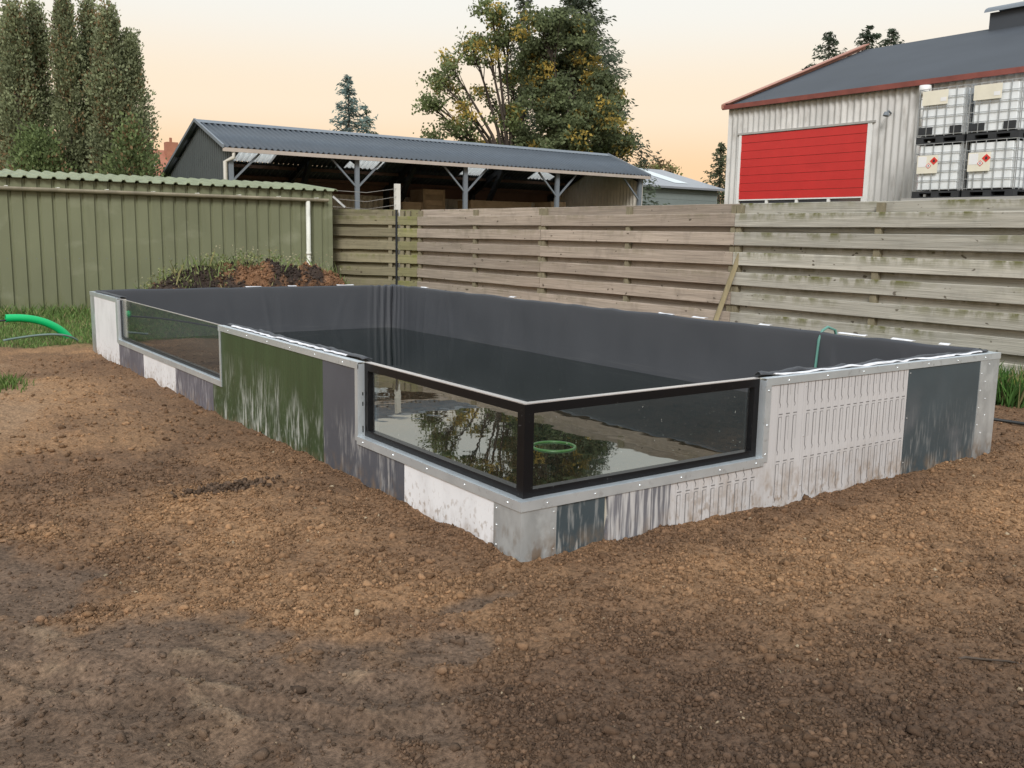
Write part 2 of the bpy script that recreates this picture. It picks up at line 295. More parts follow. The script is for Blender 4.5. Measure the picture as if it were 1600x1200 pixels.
# ------------------------------------------------------------------ ground: one sheet to the horizon, fine where it is near
W, L, H, HS, WZ = 4.256, 9.0, .771, .312, .17
def soil(x, y):
    """height, crumbliness and colour of the soil at x, y"""
    n1 = fbm(x, y, 1.3, 3); n2 = fbm(x+31, y-12, .5, 3); n3 = fbm(x-7, y+44, 2.6, 2)
    edge = np.interp(y, [-3, -1.3, -.72, -.3, .26, 1.43, 2.2], [-1.5, -1.25, -1.0, -1.15, -1.46, -2.0, -2.6])
    comp = sstep(.22, -.20, x - edge - (n2-.5)*1.1 - (fbm(x, y, .16, 3)-.5)*.8)
    def patch(cx, cy, rx, ry): return sstep(1.25, .75, np.hypot((x-cx)/rx, (y-cy)/ry) + (n2-.5)*1.2)
    comp = np.maximum(comp, np.maximum(patch(-.80, -.60, .22, .16), patch(-.40, -.28, .22, .06))*.95)
    comp = np.maximum(comp, .7*sstep(-.9, -1.5, x + (n2-.5)*1.2)*sstep(3.6, 5., y))
    far = sstep(8.5, 9.3, y)
    crumb = (1-comp)
    # colour
    orange = np.array([.280, .162, .084]); brown = np.array([.160, .094, .054]); dark = np.array([.082, .053, .036]); grey = np.array([.120, .080, .054]); sand = np.array([.27, .175, .105])
    o = sstep(.38, .62, n1*.6 + fbm(x+5, y, .35, 3)*.4)
    o = np.clip(o*.7 + .55*np.exp(-(((x+.75)/.8)**2 + ((y-1.6)/.8)**2)) + .65*sstep(-.1, -.5, y)*sstep(-1.9, -.9, y)*sstep(-.2, .6, x) + .3*sstep(3, 6, y), 0, 1)
    wall = np.where((y > 0), sstep(-.95, -.1, x)*sstep(9.2, 8, y), 0)
    o = o*(1-.75*wall)
    cdk = sstep(-.2, -1.9, y + x*.25 + (n3-.5)*1.0)          # darker, moister soil towards the foreground
    t = lambda a: a[..., None]
    col = brown*(1-t(o)) + orange*t(o)
    col = col*(1-t(cdk)*.8) + dark*t(cdk)*.8
    wetc = sstep(.55, .72, fbm(x+3, y+8, .7, 3))*.5
    col = col*(1-t(wetc)*.6) + dark*t(wetc)*.6
    cg = grey*(.75+.6*t(fbm(x, y, .22, 3))) 
    sandy = sstep(3.0, 4.5, y); cg = cg*(1-t(sandy)) + sand*t(sandy)
    vein = sstep(.60, .68, fbm(x*1.3, y*1.3+50, .45, 3))*sstep(.8, .3, np.abs(y+.2)); cg = cg*(1-.22*t(vein)) + sand*.22*t(vein)
    cg = cg*(.72+.56*t(fbm(x*2.2+y, y*.8-x*.5, .10, 3)))
    col = col*(1-t(comp)) + cg*t(comp)
    # height
    z = (n1-.5)*.07 + (n2-.5)*.035*(.5+.5*crumb) + (fbm(x, y, .13, 2)-.5)*.034*(.45+.55*crumb) + (fbm(x+9, y+2, .045, 2)-.5)*.036*(.22+.78*crumb) + (fbm(x*1.6+y, y*.7-x*.4, .12, 2)-.5)*.016*comp
    for ax_, ay_, bx_, by_, wd in ((-2.45, .35, -.75, -1.05, .07), (-2.35, .05, -.95, -1.15, .06), (-2.3, .9, -1.5, -1.6, .08)):
        ll = math.hypot(bx_-ax_, by_-ay_); tx, ty = (bx_-ax_)/ll, (by_-ay_)/ll; sl_ = (x-ax_)*tx+(y-ay_)*ty; dl = (x-ax_)*-ty+(y-ay_)*tx + (fbm(x, y, .4, 2)-.5)*.16
        inr = sstep(-.2, .2, sl_)*sstep(ll+.2, ll-.2, sl_); g_ = np.exp(-(dl/wd)**2); z = z + inr*(-.022*g_*(.75+.25*np.sin(sl_*75+dl*20)) + .014*np.exp(-((np.abs(dl)-wd*1.7)/(wd*.6))**2)*(.4+1.2*fbm(x, y, .06, 2)))
        rim = inr*np.exp(-((dl-wd*1.7)/(wd*.5))**2)*sstep(.5, .62, fbm(x+1, y, .2, 2)); col = col*(1-.55*t(rim)) + np.array([.24, .17, .11])*.55*t(rim)
    z = z + .02*crumb - .008
    din = np.maximum(np.maximum(-x, x-W), np.maximum(-y, y-L)); z = z*np.where(din < .25, .7, 1) + (-.014+.055*fbm(x+2, y+6, .28, 2))*sstep(.30, 0, din)
    z = np.where(din < -.03, -.05, z)
    dist = np.maximum(0, np.maximum(np.abs(x-2)-7, np.abs(y-4)-9.)); z = z*sstep(6, 0, dist)
    return z, crumb, np.clip(col, .01, .9)
def lines(segs):
    r = []
    for a, b, d in segs: r.append(np.arange(a, b, d))
    return np.concatenate(r)
far_l = -np.geomspace(900, 8, 16); far_r = np.geomspace(12, 900, 18)
xs = np.concatenate([far_l, lines([(-6, -3.2, .2), (-3.2, 1.4, .0135), (1.4, 4.4, .022), (4.4, 8.4, .05), (8.4, 12, .5)]), far_r])
ys = np.concatenate([-np.geomspace(900, 6, 14), lines([(-4, -2.6, .15), (-2.6, 1.2, .0135), (1.2, 3.2, .022), (3.2, 9.2, .035), (9.2, 13, .08), (13, 20, .8)]), np.geomspace(22, 900, 16)])
GX, GY = np.meshgrid(xs, ys, indexing='ij')
gz, gcr, gcol = soil(GX, GY)
grassy = np.maximum(sstep(9.7, 10.1, GY + .10*(GX+.9) + (fbm(GX, GY, .5, 2)-.5)*.6)*(GX < 1.2), np.maximum(sstep(20, 24, GY), sstep(8, 9, GX)))
grassy = np.maximum(grassy, sstep(10, 10.6, GY)*sstep(7.2, 6.5, GX))
gcol = gcol*(1-.8*grassy[..., None]) + np.array([.05, .075, .022])*.8*grassy[..., None]
nx, ny = GX.shape
idx = np.arange(nx*ny).reshape(nx, ny)
F = np.stack([idx[:-1, :-1], idx[1:, :-1], idx[1:, 1:], idx[:-1, 1:]], -1).reshape(-1, 4)
struct(npmesh('ground', np.stack([GX, GY, gz], -1).reshape(-1, 3), F, m_soil, smooth=True, col=gcol.reshape(-1, 3)))

# crumbs and clods lying on it
def clods(name, n, base_v, base_f, smin, smax, region, keep_compact, pw=2.2):
    x0, x1, y0, y1 = region
    x = RNG.uniform(x0, x1, n*5); y = RNG.uniform(y0, y1, n*5)
    d = np.hypot(x+2.54, y+3.44); z, cr, col = soil(x, y)
    inside = (x > -.012) & (x < W+.02) & (y > -.012) & (y < L+.02)
    clump = sstep(.3, .65, fbm(x+3, y+1, .16, 2))*.8+.2
    din = np.maximum(np.maximum(-x, x-W), np.maximum(-y, y-L)); clump = np.maximum(clump, sstep(.22, .02, din))
    p = np.where(cr > .5, cr*clump, keep_compact)*np.clip((3.2/d)**1.3, .03, 1.3)
    ok = (~inside) & (RNG.random(len(x)) < p); k = np.flatnonzero(ok)[:n]
    x, y, z, col, d = x[k], y[k], z[k], col[k], d[k]; n = len(k)
    s = smin + (smax-smin)*RNG.random(n)**pw
    nb = len(base_v)
    V = base_v[None]*(1+RNG.uniform(-.5, .4, (n, nb, 1)))*s[:, None, None]*RNG.uniform(.6, 1.3, (n, 1, 3))
    a = RNG.uniform(0, 2*np.pi, n); ca, sa = np.cos(a)[:, None], np.sin(a)[:, None]
    V = np.stack([V[..., 0]*ca-V[..., 1]*sa, V[..., 0]*sa+V[..., 1]*ca, V[..., 2]*.8], -1)
    V += np.stack([x, y, z+s*.25], -1)[:, None]
    F = (base_f[None]+np.arange(n)[:, None, None]*nb).reshape(-1, 3)
    c = col*np.exp(np.clip(RNG.normal(-.08, .27, (n, 1)), -.8, .38)); peb = RNG.random(n) < .004;  c[peb] = np.array([.34, .26, .17])*RNG.uniform(.6, 1.2, (peb.sum(), 1))
    return npmesh(name, V.reshape(-1, 3), F, m_clod, smooth=False, col=np.repeat(np.clip(c, .01, .8), nb, 0))
octv = np.array([(1,0,0),(-1,0,0),(0,1,0),(0,-1,0),(0,0,1),(0,0,-1)], float)
octf = np.array([(0,2,4),(2,1,4),(1,3,4),(3,0,4),(2,0,5),(1,2,5),(3,1,5),(0,3,5)])
g = (1+5**.5)/2
icov = np.array([(-1,g,0),(1,g,0),(-1,-g,0),(1,-g,0),(0,-1,g),(0,1,g),(0,-1,-g),(0,1,-g),(g,0,-1),(g,0,1),(-g,0,-1),(-g,0,1)], float)/1.9
icof = np.array([(0,11,5),(0,5,1),(0,1,7),(0,7,10),(0,10,11),(1,5,9),(5,11,4),(11,10,2),(10,7,6),(7,1,8),(3,9,4),(3,4,2),(3,2,6),(3,6,8),(3,8,9),(4,9,5),(2,4,11),(6,2,10),(8,6,7),(9,8,1)])
o = stuff(clods('soil_crumbs', 95000, octv, octf, .0035, .0125, (-2.9, 4.8, -2.5, 3.0), .10)); tag(o, 'fine loose brown soil crumbs spread round the pond', 'soil')
o = stuff(clods('soil_clods', 19000, icov, icof, .007, .023, (-3.2, 7.0, -2.5, 8.8), .06, 3.0)); tag(o, 'larger brown clods and pebbles lying on the loose soil', 'soil')
def clump(cx, cy, sx, sy, sz, n, label):
    u = RNG.normal(size=(n, 3))*np.array([sx, sy, sz])*.5; u[:, 2] = np.abs(u[:, 2]); sz_ = RNG.uniform(.005, .016, n)
    V = icov[None]*(1+RNG.uniform(-.45, .4, (n, 12, 1)))*sz_[:, None, None] + (u+np.array([cx, cy, soil(np.array([cx]), np.array([cy]))[0][0]]))[:, None]
    F_ = (icof[None]+np.arange(n)[:, None, None]*12).reshape(-1, 3); c = np.array([.10, .066, .044])[None]*RNG.uniform(.6, 1.4, (n, 1))
    stuff(tag(npmesh('earth_clump', V.reshape(-1, 3), F_, m_clod, col=np.repeat(c, 12, 0)), label, 'earth clump'))
clump(-.72, 1.93, .22, .08, .03, 420, 'dark elongated clump of earth on the orange soil left of the pond')

# ------------------------------------------------------------------ pond
pond = thing('koi_pond', 'large raised rectangular koi pond clad in odd panels with glass windows', 'pond', (W/2, L/2, 0))
def pp(name, poly, axis, a, b, m, parent=pond): return MB().prism(poly, axis, a, b).build(name, m, parent)
CB, SB, BT = .728, .266, -.12          # underside of cap, underside of sill, panel bottom
T = .012                               # cladding thickness
def rect(a, b, z0, z1): return [(a, z0), (b, z0), (b, z1), (a, z1)]
# core walls
core = MB()
core.box(T+.001, .10, T+.001, L-.01, BT, HS-.006); core.box(T+.001, .10, 1.71, 4.20, HS-.006, H-.012); core.box(T+.001, .10, 7.67, L-.01, HS-.006, H-.012)
core.box(.10, W-.01, T+.001, .10, BT, HS-.006); core.box(1.72, W-.01, T+.001, .10, HS-.006, H-.012)
core.box(W-.10, W-.012, .10, L-.01, BT, H-.012); core.box(.10, W-.10, L-.10, L-.012, BT, H-.012)
core.build('wall_core', m_core, pond)
# left face, cladding at x 0..T
def lp(poly, m, label=None, dx=0):
    o = pp('panel', poly, 0, dx, T, m); 
    if label: o['label'] = label
    return o
lp(rect(7.665, 8.795, BT, CB), m_white, 'tall white panel beside the far window')
lp(rect(6.64, 7.663, BT, SB), m_purple, 'scuffed violet grey panel under the far window'); lp(rect(5.518, 6.638, BT, SB), m_white, 'white panel under the far window')
lp(rect(4.432, 5.516, BT, SB), m_purple, 'streaked violet grey panel under the far window')
lp([(2.210, BT), (4.430, BT), (4.430, SB), (4.205, SB), (4.205, CB), (2.210, CB)], m_green, 'dark green panel with white scrape marks')
lp([(1.122, BT), (2.208, BT), (2.208, CB), (1.705, CB), (1.705, SB), (1.122, SB)], m_char, 'charcoal panel with pale scrapes')
lp(rect(.224, 1.120, BT, SB), m_white, 'white panel under the near window')
# right face, cladding at y 0..T
def rp_(poly, m, label=None, dy=0):
    o = pp('panel', poly, 1, dy, T, m)
    if label: o['label'] = label
    return o
rp_(rect(.212, .520, BT, SB), m_slate, 'dark blue grey panel next to the near corner')
rp_([(.522, BT), (.978, BT), (.978, SB), (.535, SB), (.545, .16), (.525, .05)], m_scraped, 'scraped grey panel with a torn edge', -.004)
pan_a = rp_([(.980, BT), (2.046, BT), (2.046, CB), (1.715, CB), (1.715, SB), (.980, SB)], m_print, 'pale printed panel below and right of the window')
pan_b = rp_(rect(2.048, 3.119, BT, CB), m_print, 'pale grey panel printed with rows of hook shapes')
rp_(rect(3.121, 4.008, BT, CB), m_slate, 'slate blue panel with mud splashes')
# far faces
pp('panel', rect(0.02, W-.02, BT, CB), 1, L-.011, L, m_white); pp('panel', rect(.02, L-.02, BT, CB), 0, W-.011, W, m_slate)
# corner flashings
fl = MB(); fl.box(-.004, T, -.004, .222, BT, SB).box(T, .210, -.004, T-.001, BT, SB); fl.build('corner_flashing', m_galv, pond)
fl = MB(); fl.box(-.003, T, 8.797, L+.003, BT, CB).box(T, .2, L+.001, L+.004, BT, CB); fl.build('corner_flashing', m_galv, pond)
fl = MB(); fl.box(4.01, W+.004, -.004, T-.001, BT, CB).box(W+.001, W+.004, T-.001, .2, BT, CB); fl.build('corner_flashing', m_galv, pond)
# caps on the wall heads: fascia + top flange
def cap(name, boxes):
    b = MB()
    for q in boxes: b.box(*q)
    return b.build(name, m_alu, pond)
cap('cap_trim', [(-.007, -.001, 1.690, 4.245, CB, H), (-.001, .045, 1.690, 4.245, H-.004, H-.0003)])
cap('cap_trim', [(-.007, -.001, 7.66, L+.008, CB, H), (-.001, .045, 7.66, L+.008, H-.004, H-.0003)])
cap('cap_trim', [(1.705, W+.012, -.007, -.001, CB, H), (1.705, W+.012, -.001, .045, H-.004, H-.0003)])
cap('cap_trim', [(.05, W+.008, L+.001, L+.007, CB, H), (.05, W+.008, L-.045, L+.001, H-.004, H-.0003)])
cap('cap_trim', [(W+.001, W+.010, .05, L, CB, H), (W-.045, W+.001, .05, L-.05, H-.004, H-.0003)])
# sills
cap('window_sill', [(-.010, -.001, -.010, 1.700, SB-.002, HS), (-.001, .045, .045, 1.700, HS-.004, HS-.0003)])
cap('window_sill', [(-.001, 1.712, -.010, -.001, SB-.002, HS), (-.001, 1.712, -.001, .045, HS-.004, HS-.0004)])
cap('window_sill', [(-.010, -.001, 4.195, 7.665, SB-.002, HS), (-.001, .050, 4.2, 7.66, HS-.004, HS-.0003)])
# jamb flashings
def jamb(name, boxes): 
    b = MB()
    for q in boxes: b.box(*q)
    return b.build(name, m_alu, pond)
jamb('jamb_flashing', [(-.006, .060, 1.690, 1.694, HS, CB+.03), (-.006, -.001, 1.694, 1.730, HS-.03, CB)])
jamb('jamb_flashing', [(1.700, 1.704, -.006, .060, HS, CB+.03), (1.704, 1.748, -.006, -.001, HS-.03, CB)])
jamb('jamb_flashing', [(-.006, .060, 7.652, 7.656, HS, CB+.03), (-.006, -.001, 7.656, 7.72, HS-.04, CB)])
jamb('jamb_flashing', [(-.008, .060, 4.222, 4.226, HS, CB+.03), (-.008, -.001, 4.196, 4.222, HS-.03, CB)])
for z0, z1 in ((.335, .375), (.50, .525), (.565, .585)): MB().box(.024, .031, 1.6885, 1.6898, z0, z1).build('slot_shade', m_hole_shade, pond)  # thin dark plates stand for the shade in the slots
# near corner window
nf = thing
def frame_part(name, q, parent): return MB().box(*q).build(name, m_black, parent)
X0, TP = .040, H-.006
def winpart(name, *q): return frame_part(name, q, pond)
fr = MB().box(X0-.004, X0+.052, X0-.004, X0+.052, HS, TP).build('window_frame', m_black, pond); fr['label'] = 'black corner post and rails of the near glass corner window'
def winpart(name, *q): return frame_part(name, q, fr)
winpart('rail', X0, X0+.045, X0+.052, 1.688, TP-.045, TP); winpart('rail', X0, X0+.045, X0+.052, 1.688, HS, HS+.038)
winpart('stile', X0, X0+.045, 1.645, 1.688, HS+.038, TP-.045)
winpart('rail', X0+.052, 1.698, X0, X0+.045, TP-.045, TP); winpart('rail', X0+.052, 1.698, X0, X0+.045, HS, HS+.038)
winpart('stile', 1.655, 1.698, X0, X0+.045, HS+.038, TP-.045)
m_trim_sheen = mat('pale_trim_and_sky_sheen', (.62,.58,.56), .3, metal=.6, var=.1)  # sky sheen put into the near strip's colour; plain trim on the far pane
MB().box(X0+.002, X0+.043, X0+.002, 1.686, TP, TP+.004).build('top_strip', m_trim_sheen, fr); MB().box(X0+.043, 1.696, X0+.002, X0+.043, TP, TP+.0038).build('top_strip', m_trim_sheen, fr)  # pale strips added for the sky's reflection on the black rails
MB().box(X0+.018, X0+.026, X0+.05, 1.65, HS+.034, TP-.04).build('glass_pane', m_glass, fr)
MB().box(X0+.05, 1.66, X0+.018, X0+.026, HS+.034, TP-.04).build('glass_pane', m_glass, fr)
# far window: frameless pane in a dark rebate
fr2 = MB().box(.030, .062, 4.226, 7.652, HS, HS+.03).build('window_frame', m_black, pond); fr2['label'] = 'dark bottom channel of the far window'
MB().box(.040, .050, 4.226, 7.652, HS+.03, H-.012).build('glass_pane', m_glass, fr2)
MB().box(.0385, .0515, 4.226, 7.652, H-.012, H-.006).build('top_strip', m_trim_sheen, fr2)
MB().box(.028, .039, 7.610, 7.651, HS+.03, H-.02).build('stile', m_darksteel, fr2)
# screws
sc = MB()
def screw(x, y, z, ax):
    r = .0045
    if ax == 0: sc.tube([(x-.003, y, z), (x, y, z)], r, 6)
    else: sc.tube([(x, y-.003, z), (x, y, z)], r, 6)
for y in np.arange(1.9, 4.2, .42): screw(-.007, y, .748, 0)
for y in np.arange(.1, 1.65, .38): screw(-.010, y, .288, 0)
for z in (.05, .15, .235): screw(-.004, .20, z, 0); screw(.195, -.004, z, 1)
for x in np.arange(.15, 1.7, .3): screw(x, -.010, .288, 1)
for x in np.arange(1.9, 4.2, .36): screw(x, -.007, .748, 1)
for i, z in enumerate(np.arange(.2, .72, .062)): screw(4.035 if i % 2 else 4.09+.02*(i % 3), -.004, z, 1)
for z in (.1, .4, .70): screw(3.14, -.0005, z, 1); screw(2.07, -.0005, z, 1)
for z in (.33, .5, .7): screw(1.728, -.006, z, 1)
stuff(sc.build('screws', m_screw, pond))
# print on the pale panels: rows of tall hooked outlines
def printed(x0, x1, pitch, rows, parent):
    b = MB(); y = -.0012
    def ln(xa, za, xb, zb, w=.0035):
        dx, dz = xb-xa, zb-za; l_ = math.hypot(dx, dz); nx_, nz_ = -dz/l_*w/2, dx/l_*w/2
        b.quad((xa+nx_, y, za+nz_), (xa-nx_, y, za-nz_), (xb-nx_, y, zb-nz_), (xb+nx_, y, zb+nz_))
    for zt, zb, top in rows:
        x = x0
        while x < x1-.03:
            j = random.uniform(-.004, .004)
            ln(x, zt, x, zb+j, .006); ln(x, zb+j, x+.010, zb-.018+j, .005); ln(x+.010, zb-.018+j, x+.004, zb-.032+j, .004)
            if top:
                ln(x, zt, x+.026, zt, .003); ln(x+.026, zt, x+.026, zb+.05, .0018); ln(x-.002, zt+.016, x+.032, zt+.016, .006)
            else: ln(x+.026, zt, x+.026, zb+.04, .0018)
            x += pitch
    o = b.build('printed_pattern', m_ink, parent); return o
ROWS = [(.726, .62, False), (.535, .345, True), (.255, .06, True)]
printed(2.085, 3.11, .0655, ROWS, pan_b)
printed(1.832, 2.04, .0655, ROWS, pan_a)
printed(1.03, 1.68, .0655, [(.264, .25, False), (.19, .02, True)], pan_a)
# white felt and liner laid over the wall heads
def ribbon(p0, p1, nrm, w0, w1, n, name, m, amp=.02, z=H, seed=0):
    p0 = Vector(p0); p1 = Vector(p1); nrm = Vector(nrm); b = MB(); rr = random.Random(seed)
    ph = rr.uniform(0, 9); lenw = (p1-p0).length
    def fn(u, v):
        p = p0.lerp(p1, u); wav = float(vnoise(np.array(u*lenw*9+seed*3.1), np.array(7.7)))*1.2-.1
        jit = float(vnoise(np.array(u*lenw*14+seed), np.array(3.3+seed)))
        a = w0 + (jit-.5)*.035 if v < .01 else w0+(w1-w0)*v
        zz = z + .003 + amp*(wav*.5+jit*.5)*math.sin(math.pi*min(1, v*1.1+.1))
        q = p + nrm*a; return (q.x, q.y, zz)
    o = b.grid(fn, n, 5).build(name, m, pond, True); md = o.modifiers.new('s', 'SOLIDIFY'); md.thickness = .004; return o
ribbon((0, 1.95, 0), (0, 4.05, 0), (1, 0, 0), .040, .075, 160, 'felt_edge', m_felt, .014, seed=2)
ribbon((1.84, 0, 0), (4.10, 0, 0), (0, 1, 0), .036, .080, 180, 'felt_edge', m_felt, .020, seed=5)
ribbon((0, 1.74, 0), (0, 4.2, 0), (1, 0, 0), .062, .125, 70, 'liner_flap', m_liner, .028, seed=3)
ribbon((1.73, 0, 0), (4.22, 0, 0), (0, 1, 0), .058, .125, 80, 'liner_flap', m_liner, .036, seed=7)
ribbon((0, 7.68, 0), (0, 8.9, 0), (1, 0, 0), .03, .12, 30, 'liner_flap', m_liner, .02, seed=9)
for i, (x, s) in enumerate([(2.05, .22), (2.6, .12), (3.4, .26)]):
    ribbon((x-s/2, L-.03, 0), (x+s/2, L-.03, 0), (0, -1, 0), -.02, .030, 14, 'felt_edge', m_felt, .010, H+.016, seed=20+i)
for i, (y, s) in enumerate([(8.15, .16), (6.0, .10), (3.35, .20), (2.9, .16), (2.1, .12), (1.2, .26), (.75, .18), (.4, .08)]):
    ribbon((W-.03, y-s/2, 0), (W-.03, y+s/2, 0), (-1, 0, 0), -.03, .025, 14, 'felt_edge', m_felt, .012, H+.016, seed=30+i)
# liner: hangs down the inner faces, wrinkled in the far corner
def liner_wall(p0, p1, nrm, n, seed, corner0=False, corner1=False):
    p0 = Vector(p0); p1 = Vector(p1); nrm = Vector(nrm); ln_ = (p1-p0).length; b = MB()
    prof = [(-.075, H+.002), (-.03, H+.016), (.0, H+.018), (.012, H+.004), (.016, H-.03), (.018, H-.1), (.02, .55), (.022, .4), (.026, .27), (.03, WZ+.02), (.034, -.05)]
    cq = random.Random(int(seed*10)); creases = [(cq.uniform(.2, ln_-.2), cq.uniform(-.5, .5), cq.uniform(.02, .06), cq.uniform(.003, .009)) for _ in range(int(ln_*1.4))]
    def fn(u, v):
        k = v*(len(prof)-1); i = min(int(k), len(prof)-2); f = k-i
        a = prof[i][0]*(1-f)+prof[i+1][0]*f; z = prof[i][1]*(1-f)+prof[i+1][1]*f
        s = u*ln_; n1 = float(vnoise(np.array(s*1.3+seed), np.array(z*1.5+seed)))-.5; n2 = float(vnoise(np.array(s*5+seed), np.array(z*2+seed)))-.5
        down = min(1, max(0, (H+.02-z)/.3)); cr_ = sum(math.exp(-((s-q-(z-.4)*k_)/w_)**2)*h_ for q, k_, w_, h_ in creases)*down
        a += cr_

        a += (n1*.035 + n2*.010)*(.3+.7*down); z += (n2*.016+n1*.012)*(1-down)
        for c, e in ((corner0, s), (corner1, ln_-s)):
            if c and e < .5:
                w = (1-e/.5)**1.2; a += w*.05 + w*.022*math.sin(e*62+z*3.0) + (0.012*w*math.sin(e*120+1))
                if z > .6: z += w*.012*math.sin(e*55)
        p = p0.lerp(p1, u) + nrm*a; return (p.x, p.y, z)
    return b, fn, n, prof
lin = MB()
for args in (((.10, L-.10, 0), (W-.10, L-.10, 0), (0, -1, 0), 220, 1., False, True), ((W-.10, L-.10, 0), (W-.10, .10, 0), (-1, 0, 0), 420, 4., True, False)):
    b, fn, n, prof = liner_wall(*args); lin.grid(fn, n, 30)
# inner faces below the window sills and behind the near walls
lin.quad((.101, .101, -.05), (.101, L-.1, -.05), (.101, L-.1, HS-.008), (.101, .101, HS-.008)).quad((.101, .101, -.05), (W-.1, .101, -.05), (W-.1, .101, HS-.008), (.101, .101, HS-.008))
lin.quad((.101, 1.71, HS-.008), (.101, 4.2, HS-.008), (.101, 4.2, H), (.101, 1.71, H)).quad((.101, 7.67, HS-.008), (.101, L-.1, HS-.008), (.101, L-.1, H), (.101, 7.67, H)).quad((1.72, .101, HS-.008), (W-.1, .101, HS-.008), (W-.1, .101, H), (1.72, .101, H))
lin.build('liner', m_liner, pond, True)
struct(MB().grid(lambda u, v: (.102+u*(W-.206), .102+v*(L-.206), WZ), 8, 16).build('water', m_water))
# floating ring
def torus(c, R, r, nu=48, nv=8):
    return MB().grid(lambda u, v: (c[0]+(R+r*math.cos(2*math.pi*v))*math.cos(2*math.pi*u), c[1]+(R+r*math.cos(2*math.pi*v))*math.sin(2*math.pi*u), c[2]+r*math.sin(2*math.pi*v)), nu, nv)
tag(torus((1.24, 1.335, WZ+.001), .142, .010).build('feeding_ring', m_ring, None, True), 'green floating ring on the pond water behind the near corner', 'floating ring')
# teal hose over the far long wall
hp = [(W+.30, 1.40, .02), (W+.20, 1.41, .4), (W+.06, 1.43, .80), (W-.03, 1.44, .828), (W-.085, 1.45, .80), (W-.12, 1.455, .72), (W-.13, 1.46, .5), (W-.135, 1.462, .3), (W-.137, 1.463, .1)]
tag(MB().tube(hp, .012, 10).build('water_hose', m_teal, None, True), 'thin teal hose hanging over the long liner wall into the water', 'hose')

# ------------------------------------------------------------------ things by the far left corner
def bez(ps, n=24):
    out = []; P_ = [Vector(p) for p in ps]
    for i in range(n+1):
        t = i/n; q = list(P_)
        while len(q) > 1: q = [a.lerp(b, t) for a, b in zip(q, q[1:])]
        out.append(q[0])
    return out
pipe = thing('drain_pipe', 'bright green plastic pipe curving up out of the soil left of the pond', 'pipe', (.08, 10.6, 0))
pts = bez([(.12, 10.62, -.14), (.02, 10.6, .14), (-.26, 10.6, .36), (-.74, 10.58, .335)])
MB().tube(pts, .052, 18, caps=False).build('pipe_wall', m_pipe, pipe, True)
MB().tube([pts[-1]+Vector((.04, 0, 0)), pts[-1]+Vector((.0395, 0, 0))], .050, 18).build('pipe_mouth_shade', m_hole_shade, pipe)  # black disc stands for the shade down the bore
MB().tube([pts[-1], pts[-1]+Vector((-.001, 0, 0))], [.0525, .0525], 18, caps=False).build('rim', m_pipe, pipe)
tag(MB().tube(bez([(-.62, 10.58, .325), (-.85, 10.56, .29), (-1.3, 10.5, .30), (-1.9, 10.4, .1), (-2.4, 10.3, .02)]), .012, 8).build('cable', m_blackhose, None, True), 'black cable coming out of the open green pipe', 'cable')
tag(MB().tube(bez([(-.85, 10.05, .10), (-.55, 10.2, .13), (-.3, 9.9, .19), (-.05, 10.0, .18), (.08, 10.1, .0)]), .014, 8).build('garden_hose', m_hose, None, True), 'grey green garden hose lying in the grass under the green pipe', 'hose')
tag(MB().tube([(5.05, .95, .022), (5.60, .69, .03), (5.63, .42, .03), (5.75, .1, .025), (6.0, -.5, .02)], .014, 8).build('ground_hose', m_blackhose, None, True), 'dark hose lying on bare soil right of the pond', 'hose')
tag(MB().bar((6.85, .2, .115), (6.85, 1.27, .115), .2, .25).build('edging_beam', m_mossblock), 'low mossy timber beam at the foot of the fence right of the pond', 'beam')

# ------------------------------------------------------------------ olive shed
shed = thing('metal_shed', 'long olive green ribbed steel shed with gutter at the left', 'shed', (2.2, 15.5, 0))
SX0, SX1, SY = -6.0, 5.68, 14.3
P_ = .2231
prof = []; x = SX0 + .05
while x < SX1-.12:
    prof += [(x, 0), (x+.03, -.0), (x+.045, .03), (x+.075, .03), (x+.09, 0)]; x += P_
prof = [(SX0, 0)] + prof + [(SX1, 0)]
b = MB()
for z0, z1 in ((-.1, 2.33),):
    n0 = len(b.v)
    for (px, py) in prof: b.v += [(px, SY+py, z0), (px, SY+py, z1)]
    for i in range(len(prof)-1): b.f.append((n0+2*i, n0+2*i+2, n0+2*i+3, n0+2*i+1))
b.build('wall_sheet', m_shed, shed)
MB().prism([(SY-.012, -.1), (SY+4.5, -.1), (SY+4.5, 2.33), (SY+1.9, 2.53), (SY-.012, 2.35)], 0, SX1, SX1+.004).box(SX1-.09, SX1, SY-.012, SY-.006, -.1, 2.34).build('corner_trim', m_shed, shed)
MB().box(SX0, SX1, SY+4.46, SY+4.5, -.1, 2.3).build('back_wall', m_shed, shed)
b = MB(); nseg = []
x = SX0-.05
rp2 = []
while x < SX1+.05:
    rp2 += [(x, 0), (x+.12, 0), (x+.145, .035), (x+.19, .035), (x+.215, 0)]; x += P_
n0 = len(b.v)
for px, pz in rp2: b.v += [(px, SY-.10, 2.345+pz), (px, SY+1.9, 2.535+pz), (px, SY+4.6, 2.33+pz)]
for i in range(len(rp2)-1): b.f += [(n0+3*i, n0+3*i+3, n0+3*i+4, n0+3*i+1), (n0+3*i+1, n0+3*i+4, n0+3*i+5, n0+3*i+2)]
o = b.build('roof_sheet', m_shedroof, shed); md = o.modifiers.new('s', 'SOLIDIFY'); md.thickness = .012
gt = MB()
def gut(u, v):
    a = math.pi*(1+v); return (SX0+u*(5.56-SX0), SY-.075+.055*math.cos(a), 2.185+.06*math.sin(a)+.0)
gt.grid(gut, 30, 8); o = gt.build('gutter', m_gutter, shed); md = o.modifiers.new('s', 'SOLIDIFY'); md.thickness = .005
for x in np.arange(-5.6, 5.6, .78):
    MB().box(x-.02, x+.02, SY-.14, SY+.0, 2.185, 2.20).build('gutter_bracket', m_pvc, shed)
